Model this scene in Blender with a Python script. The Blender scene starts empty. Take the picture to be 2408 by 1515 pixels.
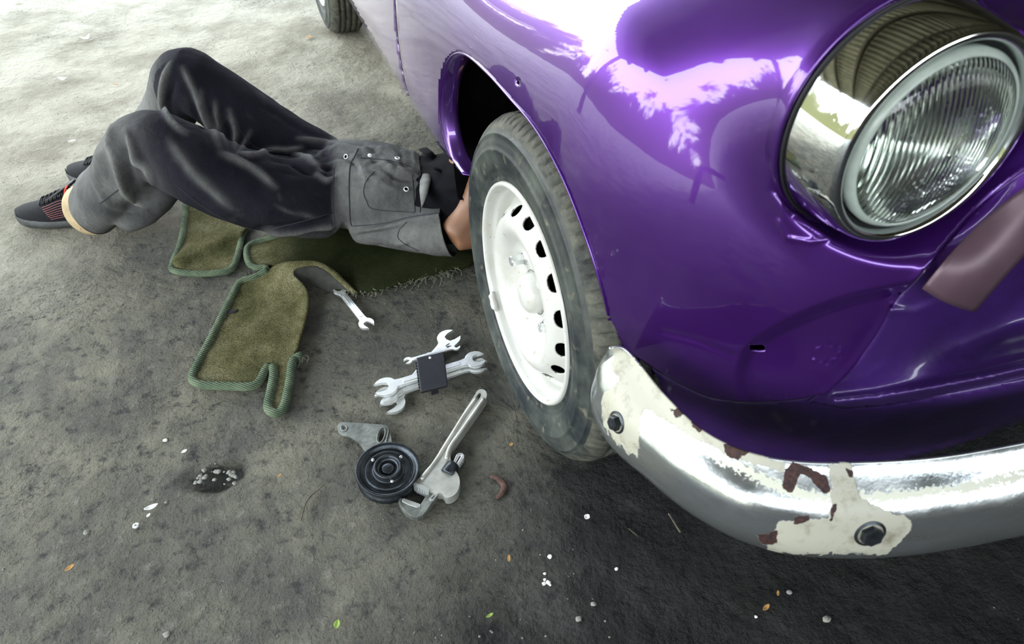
import bpy, bmesh, math, random
import numpy as np
from mathutils import Vector, Matrix, noise as mnoise
random.seed(7); np.random.seed(7)
C = bpy.context.scene.collection
W, H = 2408, 1515
PI = math.pi

# ------------------------------------------------------------------ camera
CAM = np.array([-.347, -.8708, 1.1111]); YAW, PITCH, ROLL, FPX = -.3692, .74164, .00444, 1598.5
_f = np.array([-math.sin(YAW)*math.cos(PITCH), math.cos(YAW)*math.cos(PITCH), -math.sin(PITCH)])
_r = np.array([math.cos(YAW), math.sin(YAW), 0.0]); _u = np.cross(_r, _f)
_R = math.cos(ROLL)*_r + math.sin(ROLL)*_u; _U = -math.sin(ROLL)*_r + math.cos(ROLL)*_u
cd = bpy.data.cameras.new('camera'); cam = bpy.data.objects.new('camera', cd); C.objects.link(cam)
cd.sensor_fit = 'HORIZONTAL'; cd.sensor_width = 36; cd.lens = 36*FPX/W; cd.clip_start = .02
cam.matrix_world = Matrix(((_R[0], _U[0], -_f[0], CAM[0]), (_R[1], _U[1], -_f[1], CAM[1]), (_R[2], _U[2], -_f[2], CAM[2]), (0, 0, 0, 1)))
cd.dof.use_dof = True; cd.dof.focus_distance = 1.45; cd.dof.aperture_fstop = 7.0
bpy.context.scene.camera = cam

def rays(px, py):
    px = np.asarray(px, float); py = np.asarray(py, float)
    return _f*FPX + (px-W/2)[..., None]*_R - (py-H/2)[..., None]*_U
def at(px, py, ax, v):
    """point where the line of sight through a pixel meets the world plane x / y / z = v"""
    d = rays(px, py); i = 'xyz'.index(ax)
    return CAM + d*((v-CAM[i])/d[..., i])[..., None]
def gz(px, py, z=0.0): return at(px, py, 'z', z)
def proj(P):
    d = np.asarray(P, float)-CAM; z = d@_f
    return np.stack([W/2+FPX*(d@_R)/z, H/2-FPX*(d@_U)/z], -1)

# ------------------------------------------------------------------ object helpers
def link_mesh(name, verts, faces, mat=None, parent=None, smooth=True):
    me = bpy.data.meshes.new(name)
    me.from_pydata([tuple(map(float, v)) for v in verts], [], [tuple(int(i) for i in f) for f in faces])
    me.validate(); me.update()
    if smooth: me.polygons.foreach_set('use_smooth', [True]*len(me.polygons))
    if mat: me.materials.append(mat)
    o = bpy.data.objects.new(name, me); C.objects.link(o)
    if parent: adopt(o, parent)
    return o
def adopt(o, parent):
    o.parent = parent
    o.matrix_parent_inverse = wm(parent).inverted()
def wm(o):
    m = o.matrix_basis.copy()
    if o.parent: m = wm(o.parent) @ o.matrix_parent_inverse @ m
    return m
def bm_obj(name, bm, mat=None, parent=None, smooth=True):
    bmesh.ops.recalc_face_normals(bm, faces=bm.faces)
    me = bpy.data.meshes.new(name); bm.to_mesh(me); bm.free()
    if smooth: me.polygons.foreach_set('use_smooth', [True]*len(me.polygons))
    if mat: me.materials.append(mat)
    o = bpy.data.objects.new(name, me); C.objects.link(o)
    if parent: adopt(o, parent)
    return o
def thing(name, label, cat, loc=(0, 0, 0), group=None):
    o = bpy.data.objects.new(name, None); C.objects.link(o); o.empty_display_size = .05
    o.location = loc; return tag(o, label, cat, group)
def tag(o, label, cat, group=None):
    o['label'] = label; o['category'] = cat
    if group: o['group'] = group
    return o
def auto_smooth(o, ang=40):
    me = o.data; bm = bmesh.new(); bm.from_mesh(me); c = math.cos(math.radians(ang))
    for e in bm.edges:
        if len(e.link_faces) == 2 and e.link_faces[0].normal.dot(e.link_faces[1].normal) < c: e.smooth = False
    bm.to_mesh(me); bm.free(); return o
def resample(P, n):
    P = np.asarray(P, float); d = np.r_[0, np.cumsum(np.linalg.norm(np.diff(P, axis=0), axis=1))]
    t = np.linspace(0, d[-1], n); return np.stack([np.interp(t, d, P[:, i]) for i in range(P.shape[1])], 1)
def cr(P, n, closed=False):
    """Catmull-Rom through P, n points"""
    P = np.asarray(P, float)
    if closed: Q = np.vstack([P[-1], P, P[0], P[1]]); m = len(P)
    else: Q = np.vstack([2*P[0]-P[1], P, 2*P[-1]-P[-2]]); m = len(P)-1
    out = []
    for i in range(m):
        p0, p1, p2, p3 = Q[i:i+4]
        for t in np.linspace(0, 1, 12, endpoint=False):
            out.append(.5*((2*p1)+(-p0+p2)*t+(2*p0-5*p1+4*p2-p3)*t*t+(-p0+3*p1-3*p2+p3)*t**3))
    out.append(P[0] if closed else P[-1])
    r = resample(out, n+1 if closed else n)
    return r[:-1] if closed else r
def tube(path, rad, seg=10, closed=False, cap=True, flat=1.0, up=None, twist=0):
    """verts, faces of a swept tube; rad may vary; flat squashes across the up axis"""
    P = np.asarray(path, float); n = len(P); rad = np.broadcast_to(np.asarray(rad, float), (n,))
    T = np.gradient(P, axis=0) if not closed else np.roll(P, -1, 0)-np.roll(P, 1, 0)
    T /= np.linalg.norm(T, axis=1)[:, None]+1e-12
    u = np.array(up if up is not None else ((0, 0, 1) if abs(T[0][2]) < .9 else (1, 0, 0)), float)
    V = []
    for i in range(n):
        if up is None or True:
            s = np.cross(T[i], u); s /= np.linalg.norm(s)+1e-9; w = np.cross(s, T[i])
            if up is None: u = w
        for k in range(seg):
            a = 2*PI*k/seg+twist*i
            V.append(P[i]+rad[i]*(math.cos(a)*s+flat*math.sin(a)*w))
    F = []
    m = n if closed else n-1
    for i in range(m):
        for k in range(seg):
            a = i*seg+k; b = i*seg+(k+1) % seg; c = ((i+1) % n)*seg+(k+1) % seg; d = ((i+1) % n)*seg+k
            F.append((a, b, c, d))
    if cap and not closed:
        F.append(tuple(range(seg))[::-1]); F.append(tuple(range((n-1)*seg, n*seg)))
    return V, F
def merge(*parts):
    V, F = [], []
    for v, f in parts:
        o = len(V); V += list(v); F += [tuple(i+o for i in q) for q in f]
    return V, F
def grid_faces(nu, nv, closed_u=False):
    F = []
    for i in range(nu if closed_u else nu-1):
        for j in range(nv-1):
            a = i*nv+j; b = ((i+1) % nu)*nv+j
            F.append((a, b, b+1, a+1))
    return F
def lathe(profile, seg=96, origin=(0, 0, 0), axis=(1, 0, 0), up=(0, 0, 1), fn=None):
    """profile [(r, d)] : r radius, d distance along axis"""
    A = np.array(axis, float); A /= np.linalg.norm(A)
    U = np.array(up, float); U -= A*(U@A); U /= np.linalg.norm(U); S = np.cross(A, U)
    V = []; n = len(profile)
    for k in range(seg):
        a = 2*PI*k/seg
        for j, (r, d) in enumerate(profile):
            if fn: r, d = fn(a, j, r, d)
            V.append(np.array(origin)+A*d+r*(math.cos(a)*U+math.sin(a)*S))
    return V, grid_faces(seg, n, True)
def box(c, s, rot=None):
    V = []
    for x in (-1, 1):
        for y in (-1, 1):
            for z in (-1, 1):
                v = Vector((x*s[0]/2, y*s[1]/2, z*s[2]/2))
                if rot is not None: v = rot @ v
                V.append(np.array(v)+np.array(c))
    return V, [(0, 1, 3, 2), (4, 6, 7, 5), (0, 4, 5, 1), (2, 3, 7, 6), (0, 2, 6, 4), (1, 5, 7, 3)]
def bevel(o, w, seg=2, ang=30):
    m = o.modifiers.new('bevel', 'BEVEL'); m.width = w; m.segments = seg; m.limit_method = 'ANGLE'; m.angle_limit = math.radians(ang)
    return o
def extrude_outline(pts, z0, z1, M=None, hole=None):
    """prism from a 2-D outline (triangulated by bmesh)"""
    bm = bmesh.new()
    vs = [bm.verts.new((p[0], p[1], z0)) for p in pts]
    es = [bm.edges.new((vs[i], vs[(i+1) % len(vs)])) for i in range(len(vs))]
    if hole:
        for h in hole:
            hv = [bm.verts.new((p[0], p[1], z0)) for p in h]
            es += [bm.edges.new((hv[i], hv[(i+1) % len(hv)])) for i in range(len(hv))]
    bmesh.ops.triangle_fill(bm, use_beauty=True, use_dissolve=False, edges=es)
    fs = list(bm.faces)
    g = bmesh.ops.extrude_face_region(bm, geom=fs)
    for v in [e for e in g['geom'] if isinstance(e, bmesh.types.BMVert)]: v.co.z = z1
    bmesh.ops.recalc_face_normals(bm, faces=bm.faces)
    if M is not None: bmesh.ops.transform(bm, matrix=M, verts=bm.verts)
    return bm
def in_poly(P, poly):
    P = np.asarray(P, float); poly = np.asarray(poly, float); x, y = P[..., 0], P[..., 1]
    r = np.zeros(x.shape, bool); n = len(poly)
    for i in range(n):
        x1, y1 = poly[i]; x2, y2 = poly[(i+1) % n]
        if y1 == y2: continue
        c = ((y1 > y) != (y2 > y)) & (x < (x2-x1)*(y-y1)/(y2-y1)+x1); r ^= c
    return r
def seg_near(P, line, closed=False):
    """distance to and closest point on a polyline"""
    P = np.asarray(P, float); L = np.asarray(line, float); sh = P.shape[:-1]; Q = P.reshape(-1, P.shape[-1])
    best = np.full(len(Q), 1e9); bp = np.zeros_like(Q); n = len(L)
    for i in range(n if closed else n-1):
        a = L[i]; b = L[(i+1) % n]; ab = b-a; t = np.clip(((Q-a)@ab)/(ab@ab+1e-12), 0, 1)
        c = a+t[:, None]*ab; d = np.linalg.norm(Q-c, axis=1); m = d < best
        best[m] = d[m]; bp[m] = c[m]
    return best.reshape(sh), bp.reshape(P.shape)
def sstep(a, b, x):
    t = np.clip((x-a)/(b-a), 0, 1); return t*t*(3-2*t)

# ------------------------------------------------------------------ materials
class NT:
    def __init__(s, name):
        s.m = bpy.data.materials.new(name); s.m.use_nodes = True; s.t = s.m.node_tree
        s.b = s.t.nodes['Principled BSDF']; s.o = s.t.nodes['Material Output']
        s.tc = s.t.nodes.new('ShaderNodeTexCoord')
    def n(s, typ, **kw):
        nd = s.t.nodes.new('ShaderNode'+typ)
        for k, v in kw.items():
            if k.startswith('i_'):
                key = k[2:].replace('_', ' ')
                if key not in nd.inputs: key = k[2:]
                nd.inputs[key].default_value = v
            else: setattr(nd, k, v)
        return nd
    def l(s, a, b): s.t.links.new(a, b)
    def coord(s, scale=(1, 1, 1), rot=(0, 0, 0), src='Object'):
        mp = s.n('Mapping'); mp.inputs['Scale'].default_value = scale; mp.inputs['Rotation'].default_value = rot
        s.l(s.tc.outputs[src], mp.inputs['Vector']); return mp.outputs[0]
    def noise(s, scale, detail=4, rough=.55, vec=None, dist=0):
        nd = s.n('TexNoise'); nd.inputs['Scale'].default_value = scale; nd.inputs['Detail'].default_value = detail
        nd.inputs['Roughness'].default_value = rough; nd.inputs['Distortion'].default_value = dist
        s.l(vec or s.tc.outputs['Object'], nd.inputs['Vector']); return nd.outputs['Fac']
    def voro(s, scale, feature='F1', vec=None, rnd=1):
        nd = s.n('TexVoronoi'); nd.feature = feature; nd.inputs['Scale'].default_value = scale; nd.inputs['Randomness'].default_value = rnd
        s.l(vec or s.tc.outputs['Object'], nd.inputs['Vector']); return nd.outputs['Distance']
    def ramp(s, fac, stops, interp='LINEAR'):
        nd = s.n('ValToRGB'); cr_ = nd.color_ramp; cr_.interpolation = interp
        while len(cr_.elements) < len(stops): cr_.elements.new(.5)
        for e, (p, c) in zip(cr_.elements, stops):
            e.position = p; e.color = (c if isinstance(c, (tuple, list)) else (c, c, c))[:3]+(1,) if not isinstance(c, (int, float)) else (c, c, c, 1)
        s.l(fac, nd.inputs[0]); return nd.outputs[0]
    def mix(s, fac, a, b, mode='MIX'):
        nd = s.n('MixRGB'); nd.blend_type = mode
        for i, v in ((0, fac), (1, a), (2, b)):
            if isinstance(v, (int, float)): nd.inputs[i].default_value = v if i == 0 else (v, v, v, 1)
            elif isinstance(v, (tuple, list)): nd.inputs[i].default_value = tuple(v)[:3]+(1,)
            else: s.l(v, nd.inputs[i])
        return nd.outputs[0]
    def math(s, op, a, b=0.0, clamp=False):
        nd = s.n('Math'); nd.operation = op; nd.use_clamp = clamp
        for i, v in ((0, a), (1, b)):
            if isinstance(v, (int, float)): nd.inputs[i].default_value = v
            else: s.l(v, nd.inputs[i])
        return nd.outputs[0]
    def attr(s, name):
        nd = s.n('Attribute'); nd.attribute_name = name; return nd.outputs['Fac']
    def bump(s, h, strength=.5, dist=.01, prev=None):
        nd = s.n('Bump'); nd.inputs['Strength'].default_value = strength; nd.inputs['Distance'].default_value = dist
        s.l(h, nd.inputs['Height'])
        if prev is not None: s.l(prev, nd.inputs['Normal'])
        return nd.outputs[0]
    def set(s, **kw):
        for k, v in kw.items():
            i = s.b.inputs[k.replace('_', ' ')]
            if isinstance(v, (int, float)): i.default_value = v
            elif isinstance(v, (tuple, list)): i.default_value = (tuple(v)[:3]+(1,))[:len(i.default_value)]
            else: s.l(v, i)
        return s
def simple(name, col, rough=.5, metal=0, var=.25, scale=30, bump=.0, bscale=None, **kw):
    t = NT(name); n = t.noise(scale, 5)
    lo = tuple(c*(1-var) for c in col); hi = tuple(min(1, c*(1+var)) for c in col)
    t.set(Base_Color=t.ramp(n, [(.3, lo), (.7, hi)]), Roughness=rough, Metallic=metal, **kw)
    if bump: t.set(Normal=t.bump(t.noise(bscale or scale*4, 4), bump, .003))
    return t.m

M = {}
def make_materials():
    # purple body paint : slightly metallic base under glossy clear coat
    t = NT('purple_paint')
    n = t.noise(6, 3); dust = t.noise(2.2, 5)
    t.set(Base_Color=t.ramp(n, [(.3, (.078, .015, .200)), (.7, (.095, .020, .240))]), Metallic=.75, Roughness=.31, Coat_Weight=1.0, Coat_Roughness=.035, Coat_IOR=1.55)
    orange = t.bump(t.noise(130, 2), .05, .001); t.set(Normal=orange)
    t.l(t.bump(t.noise(14, 3), .06, .004), t.b.inputs['Coat Normal'])
    # settled road dust plus painted reflection of bright ground, thickest along sill and door
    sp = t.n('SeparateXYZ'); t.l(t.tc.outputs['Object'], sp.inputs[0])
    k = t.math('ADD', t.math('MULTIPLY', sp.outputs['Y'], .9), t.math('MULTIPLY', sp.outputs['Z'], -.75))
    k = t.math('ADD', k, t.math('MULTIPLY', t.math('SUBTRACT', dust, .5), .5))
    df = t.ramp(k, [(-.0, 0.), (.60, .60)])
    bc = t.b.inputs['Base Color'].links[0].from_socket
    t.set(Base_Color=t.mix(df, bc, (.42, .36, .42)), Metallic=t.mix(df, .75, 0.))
    M['paint'] = t.m
    # rough worn paint for the apron and the lamp recess
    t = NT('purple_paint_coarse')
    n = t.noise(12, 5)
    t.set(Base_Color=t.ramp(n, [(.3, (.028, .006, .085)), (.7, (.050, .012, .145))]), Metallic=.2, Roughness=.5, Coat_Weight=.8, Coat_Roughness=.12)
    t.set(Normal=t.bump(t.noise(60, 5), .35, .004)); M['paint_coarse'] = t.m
    M['frost'] = simple('frosted_glass_edge', (.40, .46, .42), .25, 0, .15, 40, 0)
    M['primer'] = simple('mauve_primer', (.095, .055, .075), .38, .25, .2, 18, .1)
    # rubber
    t = NT('tyre_rubber'); a = t.noise(9, 6, .65); b = t.noise(45, 4)
    st = t.noise(22, 5, .6, t.coord((1, 1, 1)))
    col = t.mix(t.ramp(a, [(.42, 0.), (.68, 1.)]), (.016, .020, .023), (.075, .085, .074))
    col = t.mix(t.ramp(b, [(.60, 0.), (.72, .6)]), col, (.17, .16, .11))
    t.set(Base_Color=col, Roughness=.5, Specular_IOR_Level=.35, Normal=t.bump(t.noise(160, 4), .25, .002)); M['rubber'] = t.m
    t = NT('tread_rubber'); a = t.noise(30, 6, .65)
    t.set(Base_Color=t.ramp(a, [(.35, (.02, .022, .02)), (.65, (.10, .10, .075))]), Roughness=.7, Normal=t.bump(t.noise(200, 4), .5, .003)); M['tread'] = t.m
    # white wheel enamel with yellowed dirt
    t = NT('white_wheel_enamel'); a = t.noise(16, 6, .6); b = t.noise(60, 5, .6)
    col = t.mix(t.ramp(a, [(.50, 0.), (.75, .55)]), (.56, .56, .53), (.42, .38, .28))
    col = t.mix(t.ramp(b, [(.66, 0.), (.70, .8)]), col, (.28, .24, .16))
    t.set(Base_Color=col, Roughness=.3, Coat_Weight=.3, Coat_Roughness=.1); M['enamel'] = t.m
    M['black_lining'] = simple('black_wheel_housing', (.003, .003, .0035), .9, 0, .5, 20, Specular_IOR_Level=.05)
    # chrome
    t = NT('chrome'); t.set(Base_Color=(.86, .88, .88), Metallic=1.0, Roughness=t.ramp(t.noise(25, 4), [(.4, .02), (.7, .10)])); M['chrome'] = t.m
    M['steel'] = simple('satin_chrome_steel', (.80, .82, .82), .24, .72, .10, 60, .05)
    M['dark_steel'] = simple('oily_dark_steel', (.045, .052, .060), .33, .75, .5, 40, .15)
    M['dull_steel'] = simple('dull_grey_steel', (.16, .17, .155), .5, .6, .45, 35, .3)
    M['cast_aluminium'] = simple('cast_aluminium', (.48, .48, .44), .42, .6, .25, 28, .15)
    M['black_plastic'] = simple('black_plastic', (.012, .013, .018), .45, 0, .3, 50, .1)
    M['seal'] = simple('black_rubber_seal', (.01, .01, .012), .6)
    # bumper : worn chrome, cream filler paint and rust patches held in two mesh attributes
    t = NT('worn_bumper_chrome')
    n1 = t.noise(90, 5, .6); n2 = t.noise(260, 5); n3 = t.noise(12, 5, .6, t.coord((1, 1, 3)))
    cream = t.attr('cream'); rust = t.attr('rust'); pit = t.attr('pitted')
    cm = t.ramp(t.math('ADD', cream, t.math('MULTIPLY', t.math('SUBTRACT', n1, .5), .6)), [(.49, 0.), (.51, 1.)])
    rm = t.ramp(t.math('ADD', rust, t.math('MULTIPLY', t.math('SUBTRACT', n1, .5), .9)), [(.49, 0.), (.51, 1.)])
    pm = t.ramp(t.math('ADD', pit, t.math('MULTIPLY', t.math('SUBTRACT', n2, .5), 1.6)), [(.52, 0.), (.60, 1.)])
    chrome = t.ramp(n3, [(.35, (.42, .45, .46)), (.65, (.66, .68, .67))])
    creamc = t.mix(t.ramp(t.noise(40, 6, .7), [(.50, 0.), (.70, .8)]), (.42, .41, .34), (.20, .18, .12))
    rustc = t.ramp(n2, [(.35, (.014, .008, .010)), (.7, (.075, .028, .020))])
    col = t.mix(pm, chrome, (.62, .62, .52)); col = t.mix(cm, col, creamc); col = t.mix(rm, col, rustc)
    metal = t.mix(cm, t.mix(pm, t.ramp(n3, [(.35, .86), (.7, .97)]), .3), 0.0); metal = t.mix(rm, metal, 0.1)
    rough = t.mix(cm, t.mix(pm, t.ramp(n3, [(.3, .10), (.7, .30)]), .5), .42); rough = t.mix(rm, rough, .7)
    hgt = t.math('ADD', t.math('MULTIPLY', cm, 1.), t.math('MULTIPLY', rm, -1.3))
    t.set(Base_Color=col, Metallic=metal, Roughness=rough, Normal=t.bump(hgt, .6, .0015, t.bump(n2, .12, .001))); M['bumper'] = t.m
    # glass lens with flutes
    t = NT('fluted_lamp_glass'); w = t.n('TexWave'); w.wave_type = 'BANDS'; w.bands_direction = 'X'
    w.inputs['Scale'].default_value = 60; w.inputs['Distortion'].default_value = 0
    t.l(t.coord(), w.inputs['Vector'])
    g = t.attr('flute')
    t.set(Base_Color=(.90, .96, .92), Roughness=.02, Transmission_Weight=1.0, IOR=1.45, Normal=t.bump(t.math('MULTIPLY', w.outputs['Fac'], g), .9, .004))
    M['glass'] = t.m
    t = NT('reflector_silver'); t.set(Base_Color=(.93, .94, .90), Metallic=1.0, Roughness=.16, Normal=t.bump(t.noise(30, 4), .15, .003)); M['reflector'] = t.m
    # work clothes
    t = NT('washed_grey_cotton')
    wv = t.noise(900, 2, .5); a = t.noise(5, 5, .6); sc = t.attr('wear_light')
    base = t.ramp(a, [(.35, (.010, .010, .015)), (.65, (.019, .018, .026))])
    sc = t.math('MULTIPLY', sc, t.math('ADD', .35, t.math('MULTIPLY', t.noise(55, 7, .7, t.coord((1, 1, .5))), 1.15)))
    base = t.mix(t.math('MULTIPLY', sc, .95, True), base, (.215, .218, .205))
    base = t.mix(t.ramp(t.noise(14, 6, .65), [(.58, 0.), (.85, .25)]), base, (.14, .14, .12))
    t.set(Base_Color=base, Roughness=.95, Specular_IOR_Level=.12, Normal=t.bump(wv, .4, .0015, t.bump(t.noise(30, 6, .65, t.coord((1, 1, .7)), .6), .55, .010)))
    M['cotton'] = t.m
    M['seam'] = simple('seam_thread', (.03, .03, .04), .9)
    M['shirt'] = simple('black_shirt', (.004, .004, .006), .9, 0, .4, 40, .3, Specular_IOR_Level=.1)
    t = NT('skin'); t.set(Base_Color=t.ramp(t.noise(20, 4), [(.3, (.19, .09, .05)), (.7, (.26, .13, .072))]), Roughness=.5, Subsurface_Weight=.08, Subsurface_Radius=(.01, .004, .002)); M['skin'] = t.m
    M['hair'] = simple('black_hair', (.01, .008, .007), .6, 0, .3, 200, .5)
    M['tan_hem'] = simple('tan_hem', (.40, .30, .17), .85, 0, .25, 25, .25)
    t = NT('black_shoe_mesh'); v = t.voro(420)
    t.set(Base_Color=t.ramp(v, [(.1, (.002, .002, .003)), (.6, (.009, .009, .011))]), Roughness=.7, Specular_IOR_Level=.15, Normal=t.bump(v, .6, .002)); M['shoe_mesh'] = t.m
    M['shoe_black'] = simple('shoe_overlay', (.006, .006, .008), .45, 0, .5, 40, .15, Specular_IOR_Level=.3)
    M['shoe_sole'] = simple('dusty_sole', (.028, .030, .030), .6, 0, .6, 30, .5)
    M['lace'] = simple('black_lace', (.012, .012, .014), .8)
    M['red'] = simple('red_trim', (.75, .06, .035), .5)
    M['red_stripe'] = simple('dark_red_stripe', (.16, .035, .04), .5)
    M['button'] = simple('white_snap', (.8, .8, .8), .3, .3)
    M['white_leather'] = simple('off_white', (.6, .62, .58), .5)
    # mats
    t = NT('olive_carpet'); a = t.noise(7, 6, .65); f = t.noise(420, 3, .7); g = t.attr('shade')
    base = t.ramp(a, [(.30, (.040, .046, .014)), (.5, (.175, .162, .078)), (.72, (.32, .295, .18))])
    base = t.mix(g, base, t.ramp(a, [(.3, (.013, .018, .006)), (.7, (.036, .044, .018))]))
    base = t.mix(t.ramp(t.noise(330, 4, .7), [(.40, .65), (.58, 0.)]), base, (.012, .016, .006))
    t.set(Base_Color=base, Roughness=.97, Specular_IOR_Level=.05, Normal=t.bump(f, .9, .005, t.bump(t.noise(60, 4), .35, .008))); M['carpet'] = t.m
    t = NT('green_piping'); w = t.n('TexWave'); w.inputs['Scale'].default_value = 90; w.inputs['Distortion'].default_value = 1.5; w.inputs['Detail'].default_value = 2; w.bands_direction = 'DIAGONAL'
    t.l(t.coord(), w.inputs['Vector'])
    t.set(Base_Color=t.ramp(t.noise(25, 5), [(.3, (.060, .095, .055)), (.7, (.165, .21, .125))]), Roughness=.95, Normal=t.bump(w.outputs['Fac'], .8, .003)); M['piping'] = t.m
    M['backing'] = simple('dark_woven_backing', (.035, .036, .030), .95, 0, .3, 60, .8, 600)
    # litter
    M['leaf'] = simple('dry_leaf', (.45, .24, .07), .8, 0, .4, 60)
    M['green_leaf'] = simple('green_leaf', (.25, .36, .06), .7, 0, .3, 60)
    M['white_chip'] = simple('white_chip', (.85, .85, .80), .7, 0, .1, 60)
    M['stone'] = simple('pebble_stone', (.24, .24, .21), .85, 0, .4, 60, .3)
    M['rust'] = simple('rusty_iron', (.10, .05, .04), .8, .2, .5, 60, .6)
    M['twig'] = simple('twig', (.11, .09, .06), .9, 0, .4, 60, .4)
    M['grit'] = simple('grit', (.14, .14, .12), .9, 0, .6, 200)
make_materials()

# ------------------------------------------------------------------ world, shed and ground
def build_world():
    w = bpy.data.worlds.new('world'); bpy.context.scene.world = w; w.use_nodes = True
    nt = w.node_tree; bg = nt.nodes['Background']; N = nt.nodes; L = nt.links
    tc = N.new('ShaderNodeTexCoord'); sep = N.new('ShaderNodeSeparateXYZ'); L.new(tc.outputs['Generated'], sep.inputs[0])
    sky = N.new('ShaderNodeValToRGB'); e = sky.color_ramp.elements
    e[0].position = 0; e[0].color = (1.0, .98, .90, 1); e[1].position = .9; e[1].color = (.62, .80, 1.0, 1)
    L.new(sep.outputs['Z'], sky.inputs[0])
    # tree line beyond the shed : dark foliage with bright gaps, up to ~15 degrees
    mp = N.new('ShaderNodeMapping'); mp.inputs['Scale'].default_value = (1, 1, .55); L.new(tc.outputs['Generated'], mp.inputs[0])
    nz = N.new('ShaderNodeTexNoise'); nz.inputs['Scale'].default_value = 9; nz.inputs['Detail'].default_value = 8; nz.inputs['Roughness'].default_value = .65
    L.new(mp.outputs[0], nz.inputs['Vector'])
    a = N.new('ShaderNodeMath'); a.operation = 'MULTIPLY_ADD'; L.new(sep.outputs['Z'], a.inputs[0]); a.inputs[1].default_value = .95; L.new(nz.outputs['Fac'], a.inputs[2])
    r = N.new('ShaderNodeValToRGB'); e = r.color_ramp.elements; e[0].position = .62; e[0].color = (.05, .055, .03, 1); e[1].position = .70; e[1].color = (1, 1, 1, 1)
    L.new(a.outputs[0], r.inputs[0])
    mx = N.new('ShaderNodeMixRGB'); mx.blend_type = 'MULTIPLY'; mx.inputs[0].default_value = 1
    L.new(sky.outputs[0], mx.inputs[1]); L.new(r.outputs[0], mx.inputs[2]); L.new(mx.outputs[0], bg.inputs[0])
    bg.inputs[1].default_value = SKY
SKY = 8.6; EXPOSURE = 0.4
ROOF_Z, ROOF_X0, ROOF_X1, ROOF_Y0, ROOF_Y1 = 3.1, -4.2, 5.0, -4.8, 3.9

def ground_material():
    t = NT('oil_stained_dirt_floor')
    big = t.noise(1.1, 6, .6); med = t.noise(5, 7, .65); fine = t.noise(38, 6, .65); grit = t.noise(170, 5, .7)
    base = t.ramp(big, [(.35, (.15, .145, .115)), (.5, (.20, .19, .148)), (.68, (.28, .262, .20))])
    base = t.mix(t.ramp(med, [(.40, .75), (.60, 0.)]), base, (.085, .086, .080))
    base = t.mix(t.ramp(fine, [(.58, 0.), (.75, .55)]), base, (.33, .315, .27))
    base = t.mix(t.ramp(fine, [(.32, .85), (.46, 0.)]), base, (.04, .042, .045))
    # oil soaked ground below the bumper plus painted shade, darkening towards car and near edge
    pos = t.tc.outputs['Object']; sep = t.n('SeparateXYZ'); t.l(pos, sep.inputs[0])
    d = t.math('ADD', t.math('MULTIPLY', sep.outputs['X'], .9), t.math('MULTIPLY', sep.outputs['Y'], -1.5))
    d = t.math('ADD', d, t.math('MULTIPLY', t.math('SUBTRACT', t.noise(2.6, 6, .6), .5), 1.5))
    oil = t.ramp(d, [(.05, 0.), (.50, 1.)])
    oil_shadec = t.ramp(t.noise(9, 7, .7), [(.42, (.004, .0045, .006)), (.6, (.014, .015, .017)), (.78, (.060, .060, .058))])
    base = t.mix(t.math('MULTIPLY', oil, .94), base, oil_shadec)
    # pale trodden dust outside, its colour raised to carry daylight as well
    dd = t.math('ADD', t.math('ADD', t.math('MULTIPLY', sep.outputs['Y'], .55), t.math('MULTIPLY', sep.outputs['X'], -.25)), t.math('MULTIPLY', t.math('SUBTRACT', t.noise(1.7, 6, .6), .5), 1.2))
    dust = t.ramp(dd, [(.55, 0.), (1.3, 1.)])
    dust_lightc = t.ramp(t.noise(3.5, 7, .62), [(.38, (.30, .272, .205)), (.58, (.50, .465, .37))])
    dust_lightc = t.mix(t.ramp(grit, [(.62, 0.), (.74, .5)]), dust_lightc, (.15, .14, .12))
    base = t.mix(t.math('MULTIPLY', dust, .85), base, dust_lightc)
    pits = t.voro(34); crack = t.ramp(t.voro(5.5, 'DISTANCE_TO_EDGE', t.coord((1, 1, 1))), [(0., 0.), (.03, 1.)])
    lump = t.noise(13, 7, .68); h = t.math('ADD', t.math('ADD', t.math('MULTIPLY', med, .35), t.math('MULTIPLY', lump, 1.1)), t.math('MULTIPLY', fine, .8))
    nb = t.bump(h, .85, .035); nb = t.bump(grit, .75, .006, nb)
    rough = t.mix(oil, .9, t.ramp(t.noise(6, 5), [(.4, .30), (.6, .75)]))
    rid = t.n('TexNoise'); rid.noise_type = 'RIDGED_MULTIFRACTAL'; rid.inputs['Scale'].default_value = 7; rid.inputs['Detail'].default_value = 7; rid.inputs['Roughness'].default_value = .6
    t.l(t.tc.outputs['Object'], rid.inputs['Vector'])
    pk = t.math('MULTIPLY', t.ramp(t.noise(2.3, 4), [(.48, 0.), (.66, 1.)]), t.ramp(t.noise(80, 5, .75), [(.53, 0.), (.64, .85)]))
    base = t.mix(pk, base, (.022, .023, .023))
    pc = gz(505, 1115); dv = t.n('VectorMath'); dv.operation = 'MULTIPLY'; sb = t.n('VectorMath'); sb.operation = 'SUBTRACT'; sb.inputs[1].default_value = tuple(pc)
    t.l(pos, sb.inputs[0]); t.l(sb.outputs[0], dv.inputs[0]); dv.inputs[1].default_value = (1, 1.7, 0); ln_ = t.n('VectorMath'); ln_.operation = 'LENGTH'; t.l(dv.outputs[0], ln_.inputs[0])
    pit_dark = t.ramp(t.math('ADD', ln_.outputs['Value'], t.math('MULTIPLY', t.math('SUBTRACT', t.noise(40, 5, .7), .5), .09)), [(.035, 1.), (.058, 0.)])  # darker tone over the small pit, ragged at its rim
    base = t.mix(t.math('MULTIPLY', pit_dark, .9), base, (.018, .017, .017))
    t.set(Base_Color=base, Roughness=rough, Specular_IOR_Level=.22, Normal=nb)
    return t.m

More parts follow.
